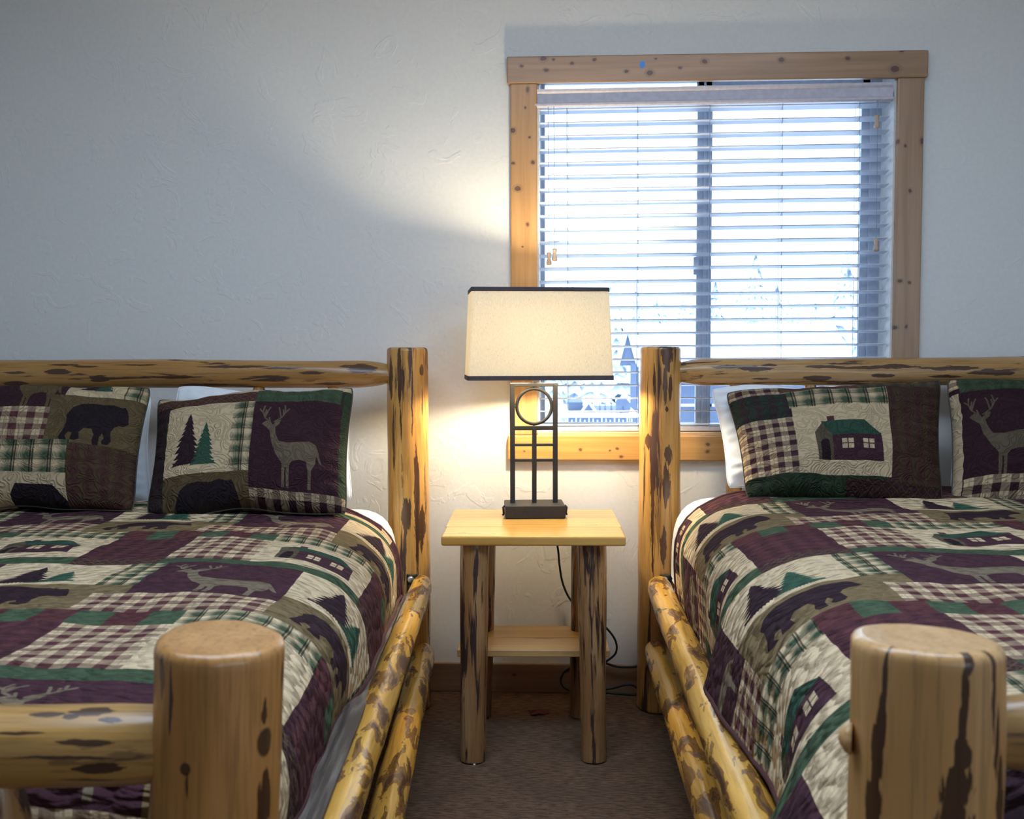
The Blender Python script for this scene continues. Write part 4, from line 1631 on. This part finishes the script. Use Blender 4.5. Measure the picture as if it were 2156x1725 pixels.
# scraps on the floor
bm = bmesh.new()
p = PD(1133, 1466, 3.24)
vs = [bm.verts.new(Vector((math.cos(a) * r, math.sin(a) * r * .6, .004 + .004 * math.sin(3 * a)))) for a, r in [(k / 9 * 2 * math.pi, .034 + .012 * math.sin(k * 2.3)) for k in range(9)]]
c_ = bm.verts.new((0, 0, .012))
for k in range(9): bm.faces.new((vs[k], vs[(k + 1) % 9], c_))
o = link('red_scrap', bm, plain('red_cloth', (0.17, 0.05, 0.045), .9), None)
md = o.modifiers.new('s', 'SOLIDIFY')
md.thickness = .002
o.location = (p.x, p.y, .001)
prop(o, 'dull red scrap lying on the carpet under the nightstand', 'scrap')
o = link('white_paper_bit', add_box(bmesh.new(), (-.003, -.006, 0), (.003, .006, .004), .001, 1), plain('white_paper', (0.7, 0.72, 0.75), .8), None)
p = PD(1000, 1568, 2.86)
o.location = (p.x, p.y - .02, .0)
prop(o, 'tiny white paper bit at the foot of the left front table leg', 'paper')

# ------------------------------------------------------------------ outdoors
t = NT('fresh_snow')
n = t.noise(t.objvec((1, 1, 1), 0), .6, 3)
t.col(t.mix(n, (0.86, 0.89, 0.94), (0.80, 0.85, 0.92)))
t.set(Roughness=.8)
M_SNOW = t.m
t = NT('snowy_spruce')
ge = t.n('ShaderNodeNewGeometry')
sp = t.n('ShaderNodeSeparateXYZ')
t.l(ge.outputs['Normal'], sp.inputs[0])
n = t.noise(t.objvec((1, 1, 1)), 3.2, 4, .65)
f = t.step(t.math('ADD', t.math('MULTIPLY', sp.outputs[2], .35), n), .46, .60)
t.col(t.mix(f, (0.05, 0.085, 0.14), (0.60, 0.68, 0.80)))
t.set(Roughness=.9)
M_SPRUCE = t.m
M_SIDING = plain('blue_grey_siding', (0.095, 0.125, 0.19), .8, 0, 3)
M_TRIMW = plain('white_fascia', (0.7, 0.74, 0.8), .6)
bm = bmesh.new()
gx, gy = 40, 44
G = []
for j in range(gy + 1):
    row = []
    for i in range(gx + 1):
        x = -55 + 130 * i / gx
        yv = WALLY + T + .3 + 125 * (j / gy) ** 1.5
        z = -.35 + .25 * noise.noise(Vector((x * .1, yv * .1, 0))) + max(0, (yv - 34)) * .055
        row.append(bm.verts.new((x, yv, z if j > 0 else -.35)))
    G.append(row)
for a, b in zip(G, G[1:]):
    for i in range(gx):
        f = bm.faces.new((a[i], a[i + 1], b[i + 1], b[i]))
        f.smooth = True
o = link('snow_ground', bm, M_SNOW)
prop(o, kind='structure')


def spruce_mesh(seed, n=10):
    rr = random.Random(seed)
    bm = bmesh.new()
    seg = 16
    H = 1.0
    for k in range(n):
        z0 = .10 + .86 * k / n
        r = (.20 * (1 - k / n) ** .9 + .015)
        hgt = .17 * (1 - .4 * k / n)
        ring = [bm.verts.new((math.cos(a) * r * q, math.sin(a) * r * q, z0 - .02 * rr.random() - (.05 if q > 1 else 0))) for a, q in ((2 * math.pi * i / seg, rr.uniform(.95, 1.25) if i % 2 else rr.uniform(.55, .75)) for i in range(seg))]
        top = bm.verts.new((0, 0, min(1.0, z0 + hgt)))
        bot = bm.verts.new((0, 0, z0 + .03))
        for i in range(seg):
            bm.faces.new((ring[i], ring[(i + 1) % seg], top))
            bm.faces.new((ring[(i + 1) % seg], ring[i], bot))
    me = bpy.data.meshes.new('boughs')
    bm.to_mesh(me)
    bm.free()
    me.materials.append(M_SPRUCE)
    return me


M_TRUNK = plain('spruce_bark', (0.10, 0.09, 0.09), .9)
tk = bpy.data.meshes.new('trunk')
b_ = tube_bm(bmesh.new(), [(0, 0, 0), (0, 0, .6)], [.018, .008], 7)
b_.to_mesh(tk)
b_.free()
tk.materials.append(M_TRUNK)
SPR = [spruce_mesh(k) for k in range(4)]
rr = random.Random(11)


def put_tree(x, yv, z, h, k, label, group):
    tr_ = empty('snowy_spruce', (x, yv, z), rr.uniform(0, 6), label, 'tree', group)
    o = link('boughs', SPR[k % 4], None, tr_)
    o.scale = (h * .95, h * .95, h)
    o = link('trunk', tk, None, tr_)
    o.scale = (h, h, h)
    return tr_


def ground_z(yv): return -.35 + max(0, yv - 34) * .055


i = 0
for row, (yv, n, hmin, hmax) in enumerate(((40, 9, 3.0, 3.9), (52, 10, 3.6, 4.4), (66, 11, 3.8, 4.8), (84, 12, 4.0, 5.2))):
    xa = PY(1120, 700, yv).x
    xb = PY(1900, 700, yv).x
    for k in range(n):
        x = xa + (xb - xa) * (k + rr.uniform(.2, .8)) / n
        yy = yv + rr.uniform(-1, 1) + (3.0 if k % 2 else -3.0)
        put_tree(x, yy, ground_z(yy) - .3, rr.uniform(hmin, hmax), i, 'snow-laden spruce in the pale wood on the slope beyond the cabins', 'spruces on the slope')
        i += 1
for px, yv, h, lb_ in ((1590, 46, 5.3, 'tallest dark-tipped spruce rising over the white roof'), (1780, 46, 5.4, 'spruce with a thin top standing proud of the wood near the window stile')):
    p = PY(px, 700, yv)
    put_tree(p.x, yv, ground_z(yv), h, i, lb_, None)
    i += 1
nb_ = 0
NEAR = ('leftmost snowy spruce behind the shed, framed by the iron lamp', 'second snowy spruce from the left behind the shed', 'snowy spruce straight above the white A gable of the shed',
        'snowy spruce hard against the narrow gabled porch', 'tallest snowy spruce behind the shed, rising past the lampshade corner')
for (px, yv, h), lab_ in zip(((1165, 20, 2.3), (1210, 22.5, 2.5), (1252, 19.5, 2.2), (1292, 29, 3.6), (1240, 26, 3.2)), NEAR):
    p = PY(px, 700, yv)
    put_tree(p.x, yv, -.4, h, i, lab_, 'spruces near the shed')
    i += 1

# big snow-roofed house
HYd = 22.0
e0, e1 = PY(1328, 682, HYd), PY(1756, 682, HYd)
b0, b1 = PY(1320, 770, HYd - 3), PY(1806, 770, HYd - 3)
hr = empty('snowy_roofed_house', ((e0.x + e1.x) / 2, HYd, -.35), 0, 'long house with a broad white snow-covered roof beyond the window', 'house')
off = Vector(hr.location)
bm = bmesh.new()
P_ = [b0, b1, e1, e0]
tv = [bm.verts.new(p - off) for p in P_]
bv = [bm.verts.new(p - off - Vector((0, 0, .30))) for p in P_]
bm.faces.new(tv)
bm.faces.new(bv[::-1])
for k in range(4): bm.faces.new((tv[k], bv[k], bv[(k + 1) % 4], tv[(k + 1) % 4]))
b2 = [Vector((e0.x, HYd + 3, b0.z)), Vector((e1.x, HYd + 3, b0.z))]
v2 = [bm.verts.new(p - off) for p in b2]
bm.faces.new((tv[3], tv[2], v2[1], v2[0]))
bmesh.ops.recalc_face_normals(bm, faces=bm.faces)
link('snowy_roof', bm, M_SNOW, hr)
box('wall', (b0.x - off.x + .5, -2.6, 0), (b1.x - off.x - .5, 2.6, b0.z + .25), M_SIDING, hr)
for k in range(4):
    x = b0.x - off.x + 1.2 + k * (b1.x - b0.x - 2.4) / 3
    wf = box('window', (x - .4, -2.68, .45), (x + .4, -2.58, 1.0), M_TRIMW, hr)
    box('pane', (x - .34, -2.70, .50), (x + .34, -2.66, .95), M_SIDING, wf)
# tall narrow gable with porch post
gy_ = 15.0
q = lambda px, py: PY(px, py, gy_)
gr = empty('gabled_porch', (q(1322, 760).x, gy_, -.35), 0, 'narrow steep gable on a tall porch post just left of the log bed post', 'porch')
off = Vector(gr.location)
bm = bmesh.new()
tri = [q(1304, 768), q(1340, 768), q(1321, 692)]
fa = [bm.verts.new(p - off) for p in tri]
fb = [bm.verts.new(p - off + Vector((0, .15, 0))) for p in tri]
bm.faces.new(fa)
bm.faces.new(fb[::-1])
for k in range(3): bm.faces.new((fa[k], fb[k], fb[(k + 1) % 3], fa[(k + 1) % 3]))
bmesh.ops.recalc_face_normals(bm, faces=bm.faces)
link('gable_panel', bm, M_SIDING, gr)
for A_, B_ in ((q(1298, 772), q(1321, 682)), (q(1345, 772), q(1321, 682))):
    link('rake_board', tube_bm(bmesh.new(), [A_ - off + Vector((0, -.05, 0)), B_ - off + Vector((0, -.05, 0))], .035, 4), M_TRIMW, gr)
link('beam', tube_bm(bmesh.new(), [q(1306, 766) - off, q(1345, 766) - off], .03, 4), M_SIDING, gr)
pz = q(1336, 766)
box('post', (pz.x - off.x - .06, -.06, 0), (pz.x - off.x + .06, .06, pz.z - off.z), M_SIDING, gr)
# dark shed with a small A-shaped gable and snow cones
sy_ = 12.0
q = lambda px, py: PY(px, py, sy_)
sr = empty('dark_shed', (q(1240, 870).x, sy_, -.35), 0, 'low blue-grey shed with a little white A gable seen under the lampshade', 'shed')
off = Vector(sr.location)
a_, b_2 = q(1195, 850) - off, q(1325, 895) - off
box('wall', (a_.x, 0, 0), (b_2.x, 1.6, (a_.z + b_2.z) / 2 + .02), M_SIDING, sr)
z_e = (q(1250, 878) - off).z
box('snowy_roof', (a_.x - .1, -.15, z_e), (b_2.x + .1, 1.8, z_e + .05), M_SNOW, sr, .02)
box('upper_wall', (a_.x, .3, z_e + .05), ((q(1228, 850) - off).x, 1.5, (q(1228, 850) - off).z), M_SIDING, sr)
bm = bmesh.new()
tri = [q(1226, 872), q(1252, 872), q(1240, 851)]
fa = [bm.verts.new(p - off) for p in tri]
fb = [bm.verts.new(p - off + Vector((0, .3, 0))) for p in tri]
bm.faces.new(fa)
bm.faces.new(fb[::-1])
for k in range(3): bm.faces.new((fa[k], fb[k], fb[(k + 1) % 3], fa[(k + 1) % 3]))
bmesh.ops.recalc_face_normals(bm, faces=bm.faces)
link('gable_panel', bm, M_SIDING, sr)
for A_, B_ in ((q(1222, 870), q(1239, 846)), (q(1257, 870), q(1239, 846))):
    link('rake_board', tube_bm(bmesh.new(), [A_ - off + Vector((0, -.03, 0)), B_ - off + Vector((0, -.03, 0))], .013, 4), M_TRIMW, sr)
for px in (1263, 1274, 1287, 1299):
    p = q(px, 872) - off
    tp = q(px, 845) - off
    link('roof_spike', tube_bm(bmesh.new(), [p, tp], [.018, .002], 6), M_SIDING, sr)
dz = q(1313, 853)
ds = empty('satellite_dish', (dz.x, sy_ - .1, dz.z - .12), 0, 'round satellite dish standing on the shed roof', 'satellite dish')
bm = bmesh.new()
seg = 20
cv = bm.verts.new((0, .05, 0))
prevr = None
for r_ in (.05, .08, .105):
    rg = [bm.verts.new((math.cos(a) * r_, .05 - r_ * r_ * 3.2, math.sin(a) * r_)) for a in [2 * math.pi * k / seg for k in range(seg)]]
    for k in range(seg):
        if prevr is None: bm.faces.new((cv, rg[k], rg[(k + 1) % seg]))
        else: bm.faces.new((prevr[k], rg[k], rg[(k + 1) % seg], prevr[(k + 1) % seg]))
    prevr = rg
o = link('dish', bm, M_SIDING, ds)
md = o.modifiers.new('s', 'SOLIDIFY')
md.thickness = .006
o.rotation_euler = (math.radians(-20), math.radians(25), math.radians(25))
o.location = (0, 0, .12)
link('mast', tube_bm(bmesh.new(), [(0, .03, -.02), (0, .03, .11)], .008, 6), M_SIDING, ds)
fy = 9.0
q = lambda px, py: PY(px, py, fy)
fr_ = empty('picket_fence', (q(1260, 890).x, fy, -.35), 0, 'snow-dusted picket fence along the foot of the view', 'fence')
off = Vector(fr_.location)
pm = None
for k in range(16):
    x = q(1195 + 9 * k, 890).x - off.x
    zt2 = (q(1260, 882 + 3 * math.sin(k * 2.1)) - off).z
    if pm is None:
        bm = bmesh.new()
        add_box(bm, (-.014, -.01, 0), (.014, .01, 1))
        tip = [v for v in bm.verts if v.co.z > .9]
        for v in tip: v.co.x *= .3
        pm = bpy.data.meshes.new('picket')
        bm.to_mesh(pm)
        bm.free()
        pm.materials.append(M_TRIMW)
    o = link('picket', pm, None, fr_)
    o.location = (x, 0, 0)
    o.scale = (1, 1, zt2)
box('fence_rail', (q(1190, 890).x - off.x, .012, (q(1260, 896) - off).z - .02), (q(1345, 890).x - off.x, .03, (q(1260, 896) - off).z + .005), M_TRIMW, fr_)
